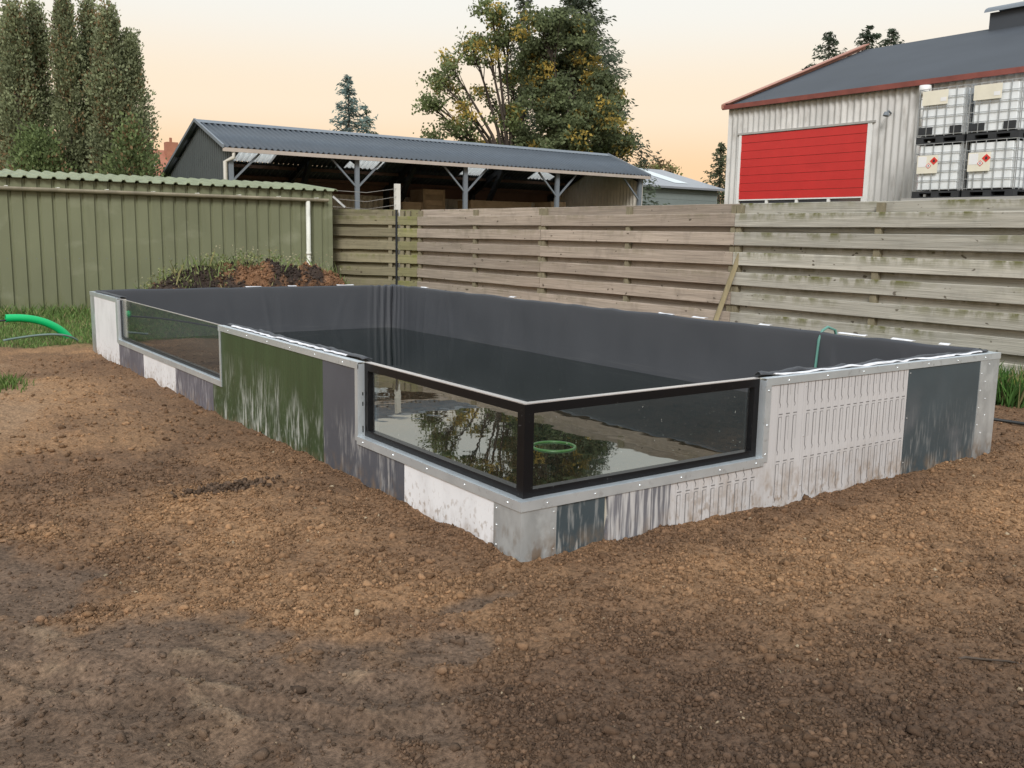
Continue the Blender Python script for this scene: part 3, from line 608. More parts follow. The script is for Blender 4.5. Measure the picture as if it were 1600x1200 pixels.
MB().tube([(5.14, SY-.07, 2.13), (5.14, SY-.07, .4), (5.14, SY-.07, -.05)], .043, 14).build('downpipe', m_pvc, shed, True)
MB().tube([(5.14, SY-.07, 1.08), (5.14, SY-.07, 1.14)], .05, 14).build('pipe_collar', m_pvc, shed, True)
rv = MB()
x = SX0+.02
while x < SX1-.1: rv.box(x-.006, x+.006, SY-.004, SY, 1.0, 1.012); x += P_
stuff(rv.build('rivets', m_steel, shed))

# ------------------------------------------------------------------ fence: each panel a thing, each board a part
def board_mesh(ln, h, t):
    b = MB(); rr = random.random(); n = 6; vv = []
    c = .006
    sec = [(-t/2, -h/2+c), (-t/2+c, -h/2), (t/2-c, -h/2), (t/2, -h/2+c), (t/2, h/2-c), (t/2-c, h/2), (-t/2+c, h/2), (-t/2, h/2-c)]
    for i in range(n+1):
        y = (i/n-.5)*ln; wz = random.uniform(-.004, .004) if 0 < i < n else 0; wx = random.uniform(-.003, .003)
        for (x, z) in sec: b.v.append((x+wx, y, z+wz))
    for i in range(n):
        for j in range(8): b.f.append((i*8+j, (i+1)*8+j, (i+1)*8+(j+1) % 8, i*8+(j+1) % 8))
    b.f += [tuple(range(8)), tuple(n*8+j for j in range(7, -1, -1))]
    return b
def fence_panel(p, q, m, label, boards=8, ztop=2.003, battens=(0., .5, 1.), drop=None):
    p = Vector((*p, 0)); q = Vector((*q, 0)); d = q-p; ln = d.length; ang = math.atan2(-d.x, d.y); mid = (p+q)/2
    t = thing('wooden_fence', label, 'fence', mid, 'wooden fence panels behind the pond'); t.rotation_euler.z = ang
    h1, h2, pit = .172, .172, .262
    meshes = {}
    for k in (0, 1):
        for v in range(3):
            me = board_mesh(ln-.012, h1 if k == 0 else h2, .022); mm = bpy.data.meshes.new('board'); mm.from_pydata(me.v, [], me.f); mm.materials.append(m); mm.update(); meshes[(k, v)] = mm
    for i in range(boards):
        ht = .150 if i == 0 else h1
        o = bpy.data.objects.new('board', meshes[(0, i % 3)]); C.objects.link(o); o.parent = t
        zc = ztop-.15/2 if i == 0 else ztop-.15-.0-pit*i+h1/2
        o.location = (-.046, random.uniform(-.004, .004), zc); o.rotation_euler = (random.uniform(-.003, .003), random.uniform(-.02, .02), 0); o.scale.z = ht/h1
        o = bpy.data.objects.new('board', meshes[(1, (i+1) % 3)]); C.objects.link(o); o.parent = t
        o.location = (.046, random.uniform(-.004, .004), zc-.131-(.011 if i == 0 else 0)); o.rotation_euler = (random.uniform(-.003, .003), random.uniform(-.02, .02), 0)
    for f in battens:
        b = MB().box(-.0345, .0345, -.04, .04, -.25, ztop-.02); o = b.build('batten', m_post); o.parent = t; o.location = (0, (f-.5)*(ln-.09), 0)
    return t
def fx(y): return 7.29-.0213*(y-1.45)
ys_ = [13.16, 9.20, 5.10, .95, -3.2]
labs = ['brown board fence panel directly behind the far pond corner', 'brown board fence panel left of the leaning timber prop', 'pale grey mossy board fence panel below the stacked containers', 'grey board fence panel at the right edge of the picture']
for i in range(4):
    fence_panel((fx(ys_[i]), ys_[i]), (fx(ys_[i+1]), ys_[i+1]), m_wbrown if i < 2 else m_wgrey, labs[i])
fence_panel((5.78, 15.02), (6.78, 13.60), m_wold, 'dark olive weathered fence panel between the shed and the white post', battens=(.06, .94))
fence_panel((6.80, 13.57), (7.035, 13.18), m_wmoss, 'narrow mossy green fence panel right of the white post', battens=(.12, .5,))
for y, lab in ((13.17, 'fence post at the joint of mossy and brown panels'), (9.20, 'fence post behind the joint between the two brown panels'), (5.10, 'fence post behind the joint of brown and grey panels'), (.95, 'fence post at the near end of the grey mossy panel')):
    o = MB().box(fx(y)+.055, fx(y)+.145, y-.045, y+.045, -.4, 1.97).build('fence_post', m_post); tag(o, lab, 'post', 'posts behind the fence')
o = MB().bar((6.90, 5.30, .0), (7.20, 5.02, 1.36), .085, .06).build('leaning_prop', m_prop); tag(o, 'weathered timber prop leaning against the wooden fence', 'timber')
wp = thing('wire_post', 'slim white concrete post with barbed wire above the fence', 'post', (6.86, 13.72, 0))
MB().box(6.81, 6.91, 13.70, 13.79, -.3, 2.52).build('post', m_whitepost, wp)
for z, s in ((2.42, .02), (2.26, .04), (2.10, .03)):
    MB().tube([(6.82, 13.70, z), (6.3, 14.0, z-.07-s), (5.72, 14.33, z-.06)], .005, 5).build('wire', m_wire, wp)
MB().bar((5.70, 14.29, 2.24), (5.92, 14.2, 2.03), .04).build('stay', m_galv, wp)
MB().box(6.715, 6.745, 13.53, 13.56, 0, 2.0).build('joint_strip', m_darksteel, wp)

# ------------------------------------------------------------------ open barn
barn = thing('open_barn', 'long open fronted barn with slate blue corrugated roof behind the fence', 'barn', (12.2, 22.5, 0))
BX = [5.44, 8.79, 12.16, 15.46, 18.85]; BY, EZ, RY, RZ, BKY, BKZ = 19.45, 3.46, 21.35, 4.22, 24.3, 3.02
def corr(x0, x1, ya, za, yb, zb, pitch, amp, name, m, parent, seg=6):
    n = int((x1-x0)/pitch*seg); b = MB()
    def fn(u, v):
        x = x0+u*(x1-x0); return (x, ya+(yb-ya)*v, za+(zb-za)*v+amp*math.cos((x-x0)/pitch*2*math.pi))
    b.grid(fn, n, 1); o = b.build(name, m, parent, True); md = o.modifiers.new('s', 'SOLIDIFY'); md.thickness = .012; return o
corr(5.22, 19.1, BY-.18, EZ+.04, RY, RZ+.03, .15, .026, 'roof_sheet', m_bluegrey, barn)
SK = [(6.8, 7.9), (10.2, 11.4), (14.3, 15.2), (17.1, 18.1)]
edges = [5.22]+[e for s in SK for e in s]+[19.1]
# back slope in sheets, with translucent ones between
def bz(y): return RZ+.03+(BKZ-RZ)*(y-RY)/(BKY-RY)
corr(5.22, 19.1, RY, bz(RY)+.012, 22.32, bz(22.32)+.012, .15, .026, 'roof_sheet', m_bluegrey, barn)
corr(5.22, 19.1, 23.23, bz(23.23)-.014, BKY+.2, bz(BKY+.2), .15, .026, 'roof_sheet', m_bluegrey, barn)
for i in range(len(edges)-1):
    corr(edges[i], edges[i+1]+.02, 22.25, bz(22.25), 23.3, bz(23.3), .15, .026, 'roof_light' if i % 2 else 'roof_sheet', m_sky if i % 2 else m_bluegrey, barn)
MB().prism([(RY-.14, RZ+.0), (RY, RZ+.085), (RY+.14, RZ+.0), (RY, RZ+.05)], 0, 5.2, 19.12).build('ridge_cap', m_steel, barn)
for x0 in (5.18, 19.08):
    MB().prism([(BY-.2, EZ+.0), (BY-.2, EZ+.085), (RY, RZ+.1), (RY, RZ+.02)], 0, x0, x0+.05).build('verge_trim', m_steel, barn)
    MB().prism([(RY, RZ+.02), (RY, RZ+.1), (BKY+.2, bz(BKY+.2)+.07), (BKY+.2, bz(BKY+.2))], 0, x0, x0+.05).build('verge_trim', m_steel, barn)
MB().box(5.2, 19.1, BY-.20, BY-.15, EZ-.075, EZ+.015).build('fascia', m_fascia, barn)
g_ = MB()
for x in np.arange(5.28, 5.52, .08): pass
# left gable, standing seams as thin ribs
gp = [(BY, -.1), (BKY, -.1), (BKY, bz(BKY)-.04), (RY, RZ-.03), (BY, EZ-.03)]
MB().prism(gp, 0, 5.36, 5.40).build('gable_wall', m_barnwall, barn)
rb = MB()
for y in np.arange(BY+.1, BKY-.05, .16):
    zt = EZ+(RZ-EZ)*(y-BY)/(RY-BY) if y < RY else bz(y)-.03
    rb.box(5.345, 5.36, y, y+.03, 0, zt-.05)
stuff(rb.build('gable_ribs', m_barnwall, barn))
MB().tube([(5.47, BY-.14, EZ-.07), (5.47, BY-.14, EZ-.2), (5.30, BY-.02, EZ-.3), (5.30, BY-.02, 0)], .05, 10).build('downpipe', m_lightcorr, barn, True)
for x in BX:
    MB().box(x-.06, x+.06, BY-.03, BY+.03, -.1, EZ-.06).box(x-.015, x+.015, BY+.03, BY+.12, -.1, EZ-.06).build('post', m_steel, barn)
    if x > 5.5: MB().bar((x-.04, BY, 2.72), (x-.72, BY, EZ-.07), .045).build('brace', m_steel, barn)
    if x < 18.5: MB().bar((x+.04, BY, 2.72), (x+.72, BY, EZ-.07), .045).build('brace', m_steel, barn)
    MB().box(x-.07, x+.07, BKY-.22, BKY-.05, -.1, bz(BKY)-.1).build('rear_post', m_darksteel, barn)
    MB().bar((x, BY+.05, EZ-.09), (x, RY, RZ-.13), .09, .16).bar((x, RY, RZ-.13), (x, BKY-.1, bz(BKY)-.16), .09, .16).build('rafter', m_darksteel, barn)
    if 5.5 < x < 18.5: MB().bar((x+.02, 22.4, bz(22.4)-.22), (x+.02, BKY-.2, 1.5), .12, .16).build('knee_brace', m_darksteel, barn)
for y in (BY+.5, BY+1.2, RY+.1, RY+.9, RY+1.95, RY+2.6):
    z = (EZ+(RZ-EZ)*(y-BY)/(RY-BY) if y < RY else bz(y))-.075
    MB().box(5.42, 18.9, y-.035, y+.035, z-.09, z).build('purlin', m_purlin, barn)
b = MB().grid(lambda u, v: (5.4+u*13.5, BKY-.02+.02*math.cos(u*13.5/.2*2*math.pi), -.1+v*2.83), 540, 1); b.build('back_wall', m_lightcorr, barn, True)
MB().box(5.4, 18.9, BKY-.045, BKY+.02, 2.70, 3.04).build('back_rail', m_purlin, barn)
b = MB().grid(lambda u, v: (18.95+.02*math.cos(u*6.2/.2*2*math.pi), BY+u*(BKY-BY), -.1+v*((EZ+(RZ-EZ)*u*4.85/1.9 if u*4.85 < 1.9 else bz(BY+u*4.85))+.05)), 210, 1); b.build('side_wall', m_lightcorr, barn, True)
MB().box(18.87, 18.92, BY+.2, BKY-.1, 2.25, 2.36).build('side_rail', m_purlin, barn)
def crate(x, y, z, sx, sy, sz, lab, slats=3):
    t = thing('wooden_crate', lab, 'crate', (x, y, z), 'wooden crates stored in the open barn')
    for i in range(slats):
        h = sz/slats; MB().box(x-sx/2, x+sx/2, y-sy/2-.02, y-sy/2, z+i*h+.012, z+(i+1)*h-.004).build('slat', m_crate, t)
    for e in (-1, 1):
        MB().box(x+e*sx/2-.04, x+e*sx/2+.04, y-sy/2-.035, y-sy/2-.021, z, z+sz).build('corner_batten', m_crate, t)
    MB().box(x-sx/2+.01, x+sx/2-.01, y-sy/2, y+sy/2, z, z+sz-.01).build('crate_body', m_crate, t)
CY = 23.0
crate(12.99, CY, 0, .68, .9, 1.2, 'bottom crate of the taller crate stack in the barn'); crate(12.99, CY, 1.2, .68, .9, 1.2, 'middle crate of the taller crate stack in the barn', 3)
crate(12.97, CY, 2.4, .72, .9, .50, 'topmost crate of the taller crate stack in the barn', 3)
crate(12.22, CY, 0, .66, .9, 1.25, 'bottom crate of the lower crate stack in the barn'); crate(12.22, CY, 1.25, .66, .9, 1.24, 'top crate of the lower stack right of the white post', 4)
crate(16.75, 21.5, 0, .55, .9, 2.62, 'tall pale crate right of the third barn post', 6)
crate(15.1, 22.3, 0, 2.3, .8, 2.60, 'long dark timber box left of the third barn post', 5)

# ------------------------------------------------------------------ warehouse on the right
wh = thing('warehouse', 'warehouse with pale corrugated walls, red door and dark pitched roof', 'warehouse', (17.3, 5, 0))
WX, WY1, WY0, WE, WRX, WRZ = 17.3, 14.42, -14., 5.0, 23.2, 7.22
def wz(x): return WE+(WRZ-WE)*(x-WX)/(WRX-WX)
DY0, DY1, DT = 10.08, 13.98, 4.27
def wavy(u, v, y0, y1, z0, z1, p=.177): 
    y = y0+u*(y1-y0); return (WX+.025*math.cos(y/p*2*math.pi), y, z0+(z1-z0)*v)
for (y0, y1, z0, z1) in ((DY1, WY1, -.1, DT), (DY0, WY1, DT, WE), (WY0, DY0, -.1, WE)):
    MB().grid(lambda u, v: wavy(u, v, y0, y1, z0, z1), int((y1-y0)/.177*8), 1).build('wall_sheet', m_asb, wh, True)
MB().prism([(WX, -.1), (2*WRX-WX, -.1), (2*WRX-WX, WE), (WRX, WRZ-.05), (WX, WE-.02)], 1, WY1-.02, WY1+.02).build('gable_wall', m_asb, wh)
for z0, z1 in ((2.30, 4.40), (-.1, 2.28)): pass
MB().quad((WX-.12, WY0, WE+.02), (WX-.12, WY1+.12, WE+.02), (WRX, WY1+.12, WRZ), (WRX, WY0, WRZ)).build('roof_slope', m_felt_roof, wh)
MB().quad((WRX, WY0, WRZ), (WRX, WY1+.12, WRZ), (2*WRX-WX, WY1+.12, WE), (2*WRX-WX, WY0, WE)).build('roof_slope', m_felt_roof, wh)
MB().box(WX-.15, WX-.10, WY0, WY1+.14, WE-.06, WE+.055).build('bargeboard', m_redbrown, wh)
MB().prism([(WX-.16, WE-.03), (WX-.16, WE+.08), (WRX, WRZ+.13), (WRX, WRZ+.02)], 1, WY1+.08, WY1+.16).build('verge', m_copper, wh)
MB().prism([(WX-.1, WE+.10), (WX-.1, WE+.11), (WRX, WRZ+.16), (WRX, WRZ+.13)], 1, WY1-.05, WY1+.17).build('verge_cap', m_copper, wh)
# red sectional door
dz = list(np.linspace(2.575, DT-.03, 9))
for i in range(8): MB().box(WX-.03-.006*(i % 2), WX+.03, DY0+.06, DY1-.06, dz[i]+.004, dz[i+1]-.004).build('door_panel', m_red, wh)
MB().box(WX-.03, WX+.03, DY0+.06, DY1-.06, -.05, 2.10).build('door_panel', m_red, wh)
MB().box(WX-.045, WX+.03, DY0+.06, DY1-.06, 2.545, 2.575).build('door_rail', m_winwhite, wh)
for i in range(4):
    w_ = (DY1-DY0-.12)/4; y0 = DY0+.06+i*w_
    MB().box(WX-.02, WX+.0, y0+.05, y0+w_-.05, 2.11, 2.54).build('door_window', m_darkglass, wh)
    MB().box(WX-.04, WX+.03, y0-.03, y0+.05, 2.10, 2.545).build('door_mullion', m_winwhite, wh)
MB().box(WX-.06, WX+.02, DY0-.12, DY1+.08, DT-.02, DT+.03).build('door_lintel', m_concrete, wh)
MB().box(WX-.05, WX+.03, DY0-.05, DY0+.06, -.05, DT-.02).build('door_jamb', m_winwhite, wh); MB().box(WX-.05, WX+.03, DY1-.06, DY1+.02, -.05, DT-.02).build('door_jamb', m_winwhite, wh)
MB().tube([(WX-.02, 9.58, 4.42), (WX-.16, 9.56, 4.46), (WX-.24, 9.55, 4.40)], .02, 6).tube([(WX-.24, 9.55, 4.42), (WX-.26, 9.55, 4.34)], [.05, .07], 8).build('wall_lamp', m_steel, wh)
MB().tube([(WX-.12, 8.72, 4.92), (WX-.12, 8.72, 4.72)], .13, 12).tube([(WX-.12, 8.72, 4.72), (WX-.12, 8.72, 4.0)], .07, 10).build('downpipe', m_winwhite, wh, True)
MB().box(WRX-.35, WRX+.35, 8.9, 10.55, WRZ-.25, WRZ+.33).build('roof_vent', m_felt_roof, wh)
MB().grid(lambda u, v: (WRX+.48*math.cos(math.pi*u), 8.8+1.85*v, WRZ+.33+.2*math.sin(math.pi*u)), 10, 1).build('vent_hood', m_steel, wh, True)

# stacked liquid containers
struct(MB().box(15.45, 16.8, 1.2, 8.0, -.05, 2.42).build('loading_platform', m_concrete))
def ibc(yc, z, label, lower):
    t = thing('liquid_container', label, 'container', (16.1, yc, z), 'white caged liquid containers stacked by the warehouse')
    t.scale.z = .925
    x0, x1, y0, y1 = 15.5, 16.7, yc-.5, yc+.5
    pl = MB()
    pl.box(x0, x1, y0, y1, z+.10, z+.14).box(x0, x1, y0, y1, z, z+.02)
    for y in (y0, yc-.08, y1-.16): 
        for x in (x0, x0+.52, x1-.16): pl.box(x, x+.16, y, y+.16, z+.02, z+.10)
    pl.build('pallet', m_pallet, t)
    b = MB(); c = .07
    oc = [(x0+.03+c, y0+.03), (x1-.03-c, y0+.03), (x1-.03, y0+.03+c), (x1-.03, y1-.03-c), (x1-.03-c, y1-.03), (x0+.03+c, y1-.03), (x0+.03, y1-.03-c), (x0+.03, y0+.03+c)]
    b.prism(oc, 2, z+.17, z+1.10); b.build('tank', m_tank, t)
    MB().tube([(16.1, yc, z+1.10), (16.1, yc, z+1.135)], .09, 12).build('filler_cap', m_pallet, t)
    cg = MB(); r = .012
    for zz in np.linspace(z+.17, z+1.14, 6):
        cg.box(x0-.005, x1+.005, y0-.005, y0-.005+r, zz, zz+r).box(x0-.005, x1+.005, y1-.013, y1+.005, zz, zz+r).box(x0-.006, x0-.006+r, y0, y1, zz, zz+r).box(x1-.012, x1+.006, y0, y1, zz, zz+r)
    for y in np.linspace(y0+.01, y1-.02, 6): cg.box(x0-.012, x0+.004, y, y+r, z+.14, z+1.15).box(x1-.004, x1+.012, y, y+r, z+.14, z+1.15)
    for x in np.linspace(x0+.01, x1-.02, 8): cg.box(x, x+r, y0-.012, y0+.004, z+.14, z+1.15).box(x, x+r, y1-.004, y1+.012, z+.14, z+1.15)
    cg.build('cage', m_cage, t)
    if lower:
        lb = MB().box(x0-.022, x0-.016, yc-.02, yc+.42, z+.52, z+.90).build('label_plate', m_label, t)
        MB().box(x0-.025, x0-.0225, yc+.22, yc+.40, z+.66, z+.88).build('white_label', m_labelw, lb)
        cy_, cz_ = yc+.06, z+.78
        MB().prism([(cy_-.085, cz_), (cy_, cz_-.085), (cy_+.085, cz_), (cy_, cz_+.085)], 0, x0-.028, x0-.0235).build('hazard_diamond', m_dia, lb)
        MB().prism([(cy_-.02, cz_-.03), (cy_+.02, cz_-.03), (cy_+.025, cz_+.01), (cy_, cz_+.04), (cy_-.025, cz_+.01)], 0, x0-.0300, x0-.0285).build('flame_mark', m_inkb, lb)
        cy_, cz_ = yc+.17, z+.68
        d2 = MB().prism([(cy_-.06, cz_), (cy_, cz_-.06), (cy_+.06, cz_), (cy_, cz_+.06)], 0, x0-.0280, x0-.0262).build('hazard_diamond', m_dia, lb)
        MB().prism([(cy_-.045, cz_), (cy_, cz_-.045), (cy_+.045, cz_), (cy_, cz_+.045)], 0, x0-.0295, x0-.0283).build('diamond_face', m_labelw, lb)
        MB().prism([(cy_-.008, cz_-.02), (cy_+.008, cz_-.02), (cy_+.008, cz_+.025), (cy_-.008, cz_+.025)], 0, x0-.0305, x0-.0297).build('exclamation_mark', m_inkb, lb)
    else:
        lb = MB().box(x0-.022, x0-.016, yc-.12, yc+.42, z+.80, z+1.10).build('label_plate', m_label, t)
        MB().box(x0-.025, x0-.0225, yc-.09, yc+.03, z+.86, z+.94).build('white_label', m_labelw, lb)
        for a, e in ((.18, .46), (-.42, -.20)): MB().box(x0-.010, x0+.028, yc+a, yc+e, z+.19, z+.34).build('dark_recess', m_pallet, t)
IB = [(7.30, 'left'), (6.24, 'second from left'), (5.18, 'third from left, cut by the picture edge'), ]
for yc, w_ in IB[:2]:
    ibc(yc, 2.425, 'white caged container with red hazard diamond, lower row, ' + w_, True)
    ibc(yc, 3.495, 'white caged container with blank yellow label, upper row, ' + w_, False)

# ------------------------------------------------------------------ far buildings
gb = thing('grey_outbuilding', 'low grey clad outbuilding with metal roof between barn and warehouse', 'building', (32, 33, 0))
GY_ = 32.; gx0, gx1 = 27., 36.2
for i in range(6):
    z0 = 2.2+.32*i
    if z0 < 3.95: MB().box(gx0, gx1, GY_-.02*(i % 2), GY_+.1, z0, min(4.05, z0+.31)).build('cladding_board', m_greyclad, gb)
MB().box(gx0, gx1-.01, GY_+.001, GY_+.12, -.1, 2.2).build('wall', m_greyclad, gb)
MB().prism([(GY_+.12, -.1), (GY_+9, -.1), (GY_+9, 3.9), (GY_+4.5, 5.15), (GY_+.12, 4.0)], 0, gx1-.05, gx1).build('end_wall', m_cream, gb)
MB().prism([(GY_-.3, 4.02), (GY_-.3, 4.12), (GY_+4.5, 5.35), (GY_+9.3, 4.1), (GY_+9.3, 4.0), (GY_+4.5, 5.25)], 0, gx0, gx1+.25).build('roof', m_greyroof, gb)
for x in (29.7, 33.6):
    MB().prism([(GY_+.6, 4.365), (GY_+.6, 4.375), (GY_+4.3, 5.33), (GY_+4.3, 5.31)], 0, x, x+1.0).build('roof_light', m_strip, gb)
def unproj(px, py, d):
    """point at horizontal distance d along the view direction that the photograph shows at px, py"""
    r_ = fw + rt*((px-800)/1473) - up*((py-600)/1473); k = d/(r_.x*.583+r_.y*.812); return Vector((-2.539, -3.444, 1.55)) + r_*k
def wpt(px, d, py=170): p = unproj(px, py, d); return (p.x, p.y)
hx, hy = wpt(262, 62)
ho = thing('brick_house', 'distant house with red tiled roof and brick chimney left of the barn', 'house', (hx, hy, 0))
MB().box(hx-6, hx+3.2, hy, hy+7, 0, 3.6).build('wall', m_brick, ho)
MB().prism([(hy-.3, 3.5), (hy+3.5, 6.75), (hy+7.3, 3.5)], 0, hx-6.2, hx+3.4).build('roof', m_tile, ho)
MB().box(hx+.6, hx+1.35, hy+2.6, hy+3.3, 5.4, 7.25).build('chimney', m_brick, ho); MB().box(hx+.88, hx+1.02, hy+2.85, hy+3.0, 7.25, 7.55).build('chimney_pot', m_brick, ho)
for x in (hx-1.9, hx+1.6):
    MB().box(x-.8, x+.8, hy-.1, hy+2.6, 3.7, 5.45).build('dormer', m_cream, ho); MB().box(x-.95, x+.95, hy-.2, hy+2.6, 5.45, 5.6).build('dormer_roof', m_winwhite, ho)
    MB().box(x-.5, x+.5, hy-.13, hy-.1, 4.1, 5.2).build('window', m_darkglass, ho); MB().box(x-.62, x-.5, hy-.14, hy-.1, 4.0, 5.3).box(x+.5, x+.62, hy-.14, hy-.1, 4.0, 5.3).build('window_frame', m_winwhite, ho)
hx, hy = wpt(-40, 60)
ho = thing('brick_house', 'distant house with dark red roof at the left picture edge', 'house', (hx, hy, 0))
MB().box(hx-4, hx+2.2, hy, hy+6, 0, 4.0).build('wall', m_brick, ho)
MB().prism([(hx-4.3, 3.9), (hx-.8, 7.4), (hx+2.6, 3.9)], 1, hy-.2, hy+6.2).build('roof', m_tile, ho)

# ------------------------------------------------------------------ vegetation
def cards(P, size, col, up_bias=.0, dirs=None, asp=1.0):
    """one small leaf quad (rhombus) per point"""
    n = len(P); a = RNG.normal(size=(n, 3)); 
    if dirs is not None: a = a*.45+dirs
    a[:, 2] += up_bias; a /= np.linalg.norm(a, axis=1, keepdims=True)
    b = np.cross(a, RNG.normal(size=(n, 3))); b /= np.linalg.norm(b, axis=1, keepdims=True)
    s = size*RNG.uniform(.6, 1.3, (n, 1))
    V = np.stack([P-a*s*.5, P+b*s*.32*asp, P+a*s*.5, P-b*s*.32*asp], 1).reshape(-1, 3)
    F = np.arange(n*4).reshape(-1, 4)
    return V, F, np.repeat(col, 4, 0)
def crown(name, P, size, col, parent, **k):
    V, F, c = cards(P, size, np.clip(col, .004, .9), **k); return npmesh(name, V, F, m_leaf, parent, col=c)
def jitter(col, n, s=.3): return np.array(col)[None]*RNG.uniform(1-s, 1+s, (n, 1))
def conifer(xy, h, r, col, label, n=9000, size=.16, base=.08, droop=.25, group=None, tip=.75):
    x, y = xy; t = thing('conifer_tree', label, 'tree', (x, y, 0), group)
    MB().tube([(x, y, -.1), (x, y, h*.5), (x, y, h*.98)], [h*.018, h*.011, .01], 8).build('trunk', m_bark, t)
    nb = int(h*22); P = []; D = []; K = []
    br = MB()
    for i in range(nb):
        f = base+(1-base)*(i+.5)/nb; az = i*2.39996+random.uniform(-.9, .9); ln = r*(1-f)**tip*random.choice((.55, .8, 1., 1.1, 1.25))*random.uniform(.8, 1.1)+.08; f = min(.995, f+random.uniform(-.012, .012))
        z0 = h*f; dx, dy = math.cos(az), math.sin(az); m = max(5, int(n/nb*(ln/r+.25)*1.4))
        s = RNG.random(m)**.7; wob = np.clip(RNG.normal(0, .06*min(ln, 2.2)+.03, (m, 3)), -.25, .25)
        zz = z0 - droop*ln*s + .18*ln*s**3
        P.append(np.stack([x+dx*ln*s, y+dy*ln*s, zz], -1)+wob); D.append(np.tile([dx, dy, -.35], (m, 1))); K.append(np.full(m, RNG.uniform(.65, 1.35)))
        br.tube([(x, y, z0), (x+dx*ln*.5, y+dy*ln*.5, z0-droop*ln*.5+.02*ln), (x+dx*ln*.96, y+dy*ln*.96, z0-droop*ln*.96+.16*ln)], [.022, .014, .005], 3, caps=False)
    P = np.concatenate(P); D = np.concatenate(D); K = np.concatenate(K)
    stuff(br.build('branches', m_bark, t))
    crown('crown', P, size, np.array(col)*(K*RNG.uniform(.7, 1.3, len(K)))[:, None], t, dirs=D, asp=.5); return t
def columnar(xy, h, r, col, label, n=9000, size=.17, group=None, lean=0.):
    x, y = xy; t = thing('cypress_tree', label, 'tree', (x, y, 0), group)
    MB().tube([(x, y, -.1), (x+lean*.5, y, h*.5), (x+lean, y, h*.93)], [.14, .08, .015], 8).build('trunk', m_bark, t)
    nc = 420; P = []; K = []; D = []
    for i in range(nc):
        f = .03+.97*random.random()**.85; rr = r*min(1., (1.03-f)*2.6)**.7*(.75+.4*math.sin(f*9+x)**2); a = random.uniform(0, 6.283); q = rr*random.uniform(.45, 1.05)
        m = n//nc; c = np.array([x+lean*f+math.cos(a)*q, y+math.sin(a)*q, h*f])
        s = np.clip(RNG.normal(size=(m, 3)), -1.8, 1.8)*np.array([.13, .13, .25])*(.6+.5*r)
        P.append(c+s); k = RNG.uniform(.6, 1.45); brn = RNG.random() < .12
        base = np.array([.25, .17, .09]) if brn else np.array(col)
        K.append(np.tile(base*k, (m, 1))*RNG.uniform(.75, 1.25, (m, 1))); D.append(np.tile([math.cos(a)*.6, math.sin(a)*.6, .9], (m, 1)))
    crown('crown', np.concatenate(P), size, np.concatenate(K), t, dirs=np.concatenate(D)); return t
def broadleaf(xy, h, label, cols, spread=1., levels=4, leaf=.2, per=70, trunk_h=.25, cl=.5, seed=1, group=None, lean=(0, 0), n0=5):
    rr = random.Random(seed); x, y = xy; t = thing('broadleaf_tree', label, 'tree', (x, y, 0), group)
    wood_ = MB(); tips = []
    def grow(p, d, ln, rad, lv):
        q = p + d*ln; mid = p.lerp(q, .5)+Vector((rr.uniform(-.06, .06), rr.uniform(-.06, .06), rr.uniform(-.03, .06)))*ln
        wood_.tube([p, mid, q], [rad, rad*.85, rad*.68], 6 if lv > 1 else 4, caps=False)
        if lv <= 1: tips.append((mid, lv)); 
        if lv <= 0: tips.append((q, lv)); return
        for k in range(rr.choice((2, 3, 3)) if lv < levels else n0):
            ax = Vector((rr.uniform(-1, 1), rr.uniform(-1, 1), rr.uniform(-.45, .6))).normalized()
            nd = (d*1.0 + ax*(.75 if lv < levels else .62)*spread).normalized(); nd.z = max(nd.z, -.15); nd.normalize()
            grow(q, nd, ln*rr.uniform(.62, .86), rad*.62, lv-1)
    grow(Vector((x, y, -.1)), Vector((lean[0], lean[1], 1)).normalized(), h*trunk_h, h*.02, levels)
    zmax = max(p.z for p, _ in tips); k = (h-.3)/zmax
    wood_.v = [(x+(vx-x)*k, y+(vy-y)*k, vz*k) for vx, vy, vz in wood_.v]
    wood_.build('trunk', m_bark, t, True)
    P = []; K = []
    for p, lv in tips:
        m = int(per*rr.uniform(.5, 1.2)); c = np.array([x+(p.x-x)*k, y+(p.y-y)*k, p.z*k])
        P.append(c+RNG.normal(size=(m, 3))*np.array([cl, cl, cl*.62])*rr.uniform(.6, 1.1))
        base = np.array(cols[0] if rr.random() > cols[2] else cols[1])*rr.uniform(.6, 1.4)
        K.append(np.tile(base, (m, 1))*RNG.uniform(.7, 1.3, (m, 1)))
    crown('crown', np.concatenate(P), leaf, np.concatenate(K), t, up_bias=.2); return t
CG = 'tall cypresses behind the shed'
DK = (.25, .275, .155)
def hh(px, py, d): return unproj(px, py, d).z
for px, d, yt, r, lab in ((30, 27.2, 14, .56, 'leftmost tall cypress of the clump behind the shed'), (62, 28.0, 10, .52, 'second cypress from the left behind the shed'),
        (108, 27.6, 5, .47, 'tallest middle cypress of the clump behind the shed'), (144, 28.4, 12, .47, 'fourth cypress from the left behind the shed'), (174, 27.4, 22, .58, 'fifth cypress from the left behind the shed'), (205, 27.8, 66, .60, 'rightmost shorter cypress of the tall clump behind the shed'), (2, 27.8, 55, .6, 'cypress at the left picture edge behind the shed')):
    columnar(wpt(px, d), hh(px, yt, d), r, DK, lab, 23000, .09, CG)
columnar(wpt(206, 26.6, 240), 4.2, .85, (.17, .215, .09), 'short bushy cypress at the right foot of the cypress clump', 9000, .11, CG)
columnar(wpt(60, 26.4, 240), 3.9, 1.1, (.17, .22, .09), 'low bushy cypress in front of the cypress clump', 9000, .11, CG)
conifer(wpt(545, 46), hh(545, 119, 46), 2.9, (.20, .27, .25), 'blue grey spruce rising behind the barn roof', 8000, .22)
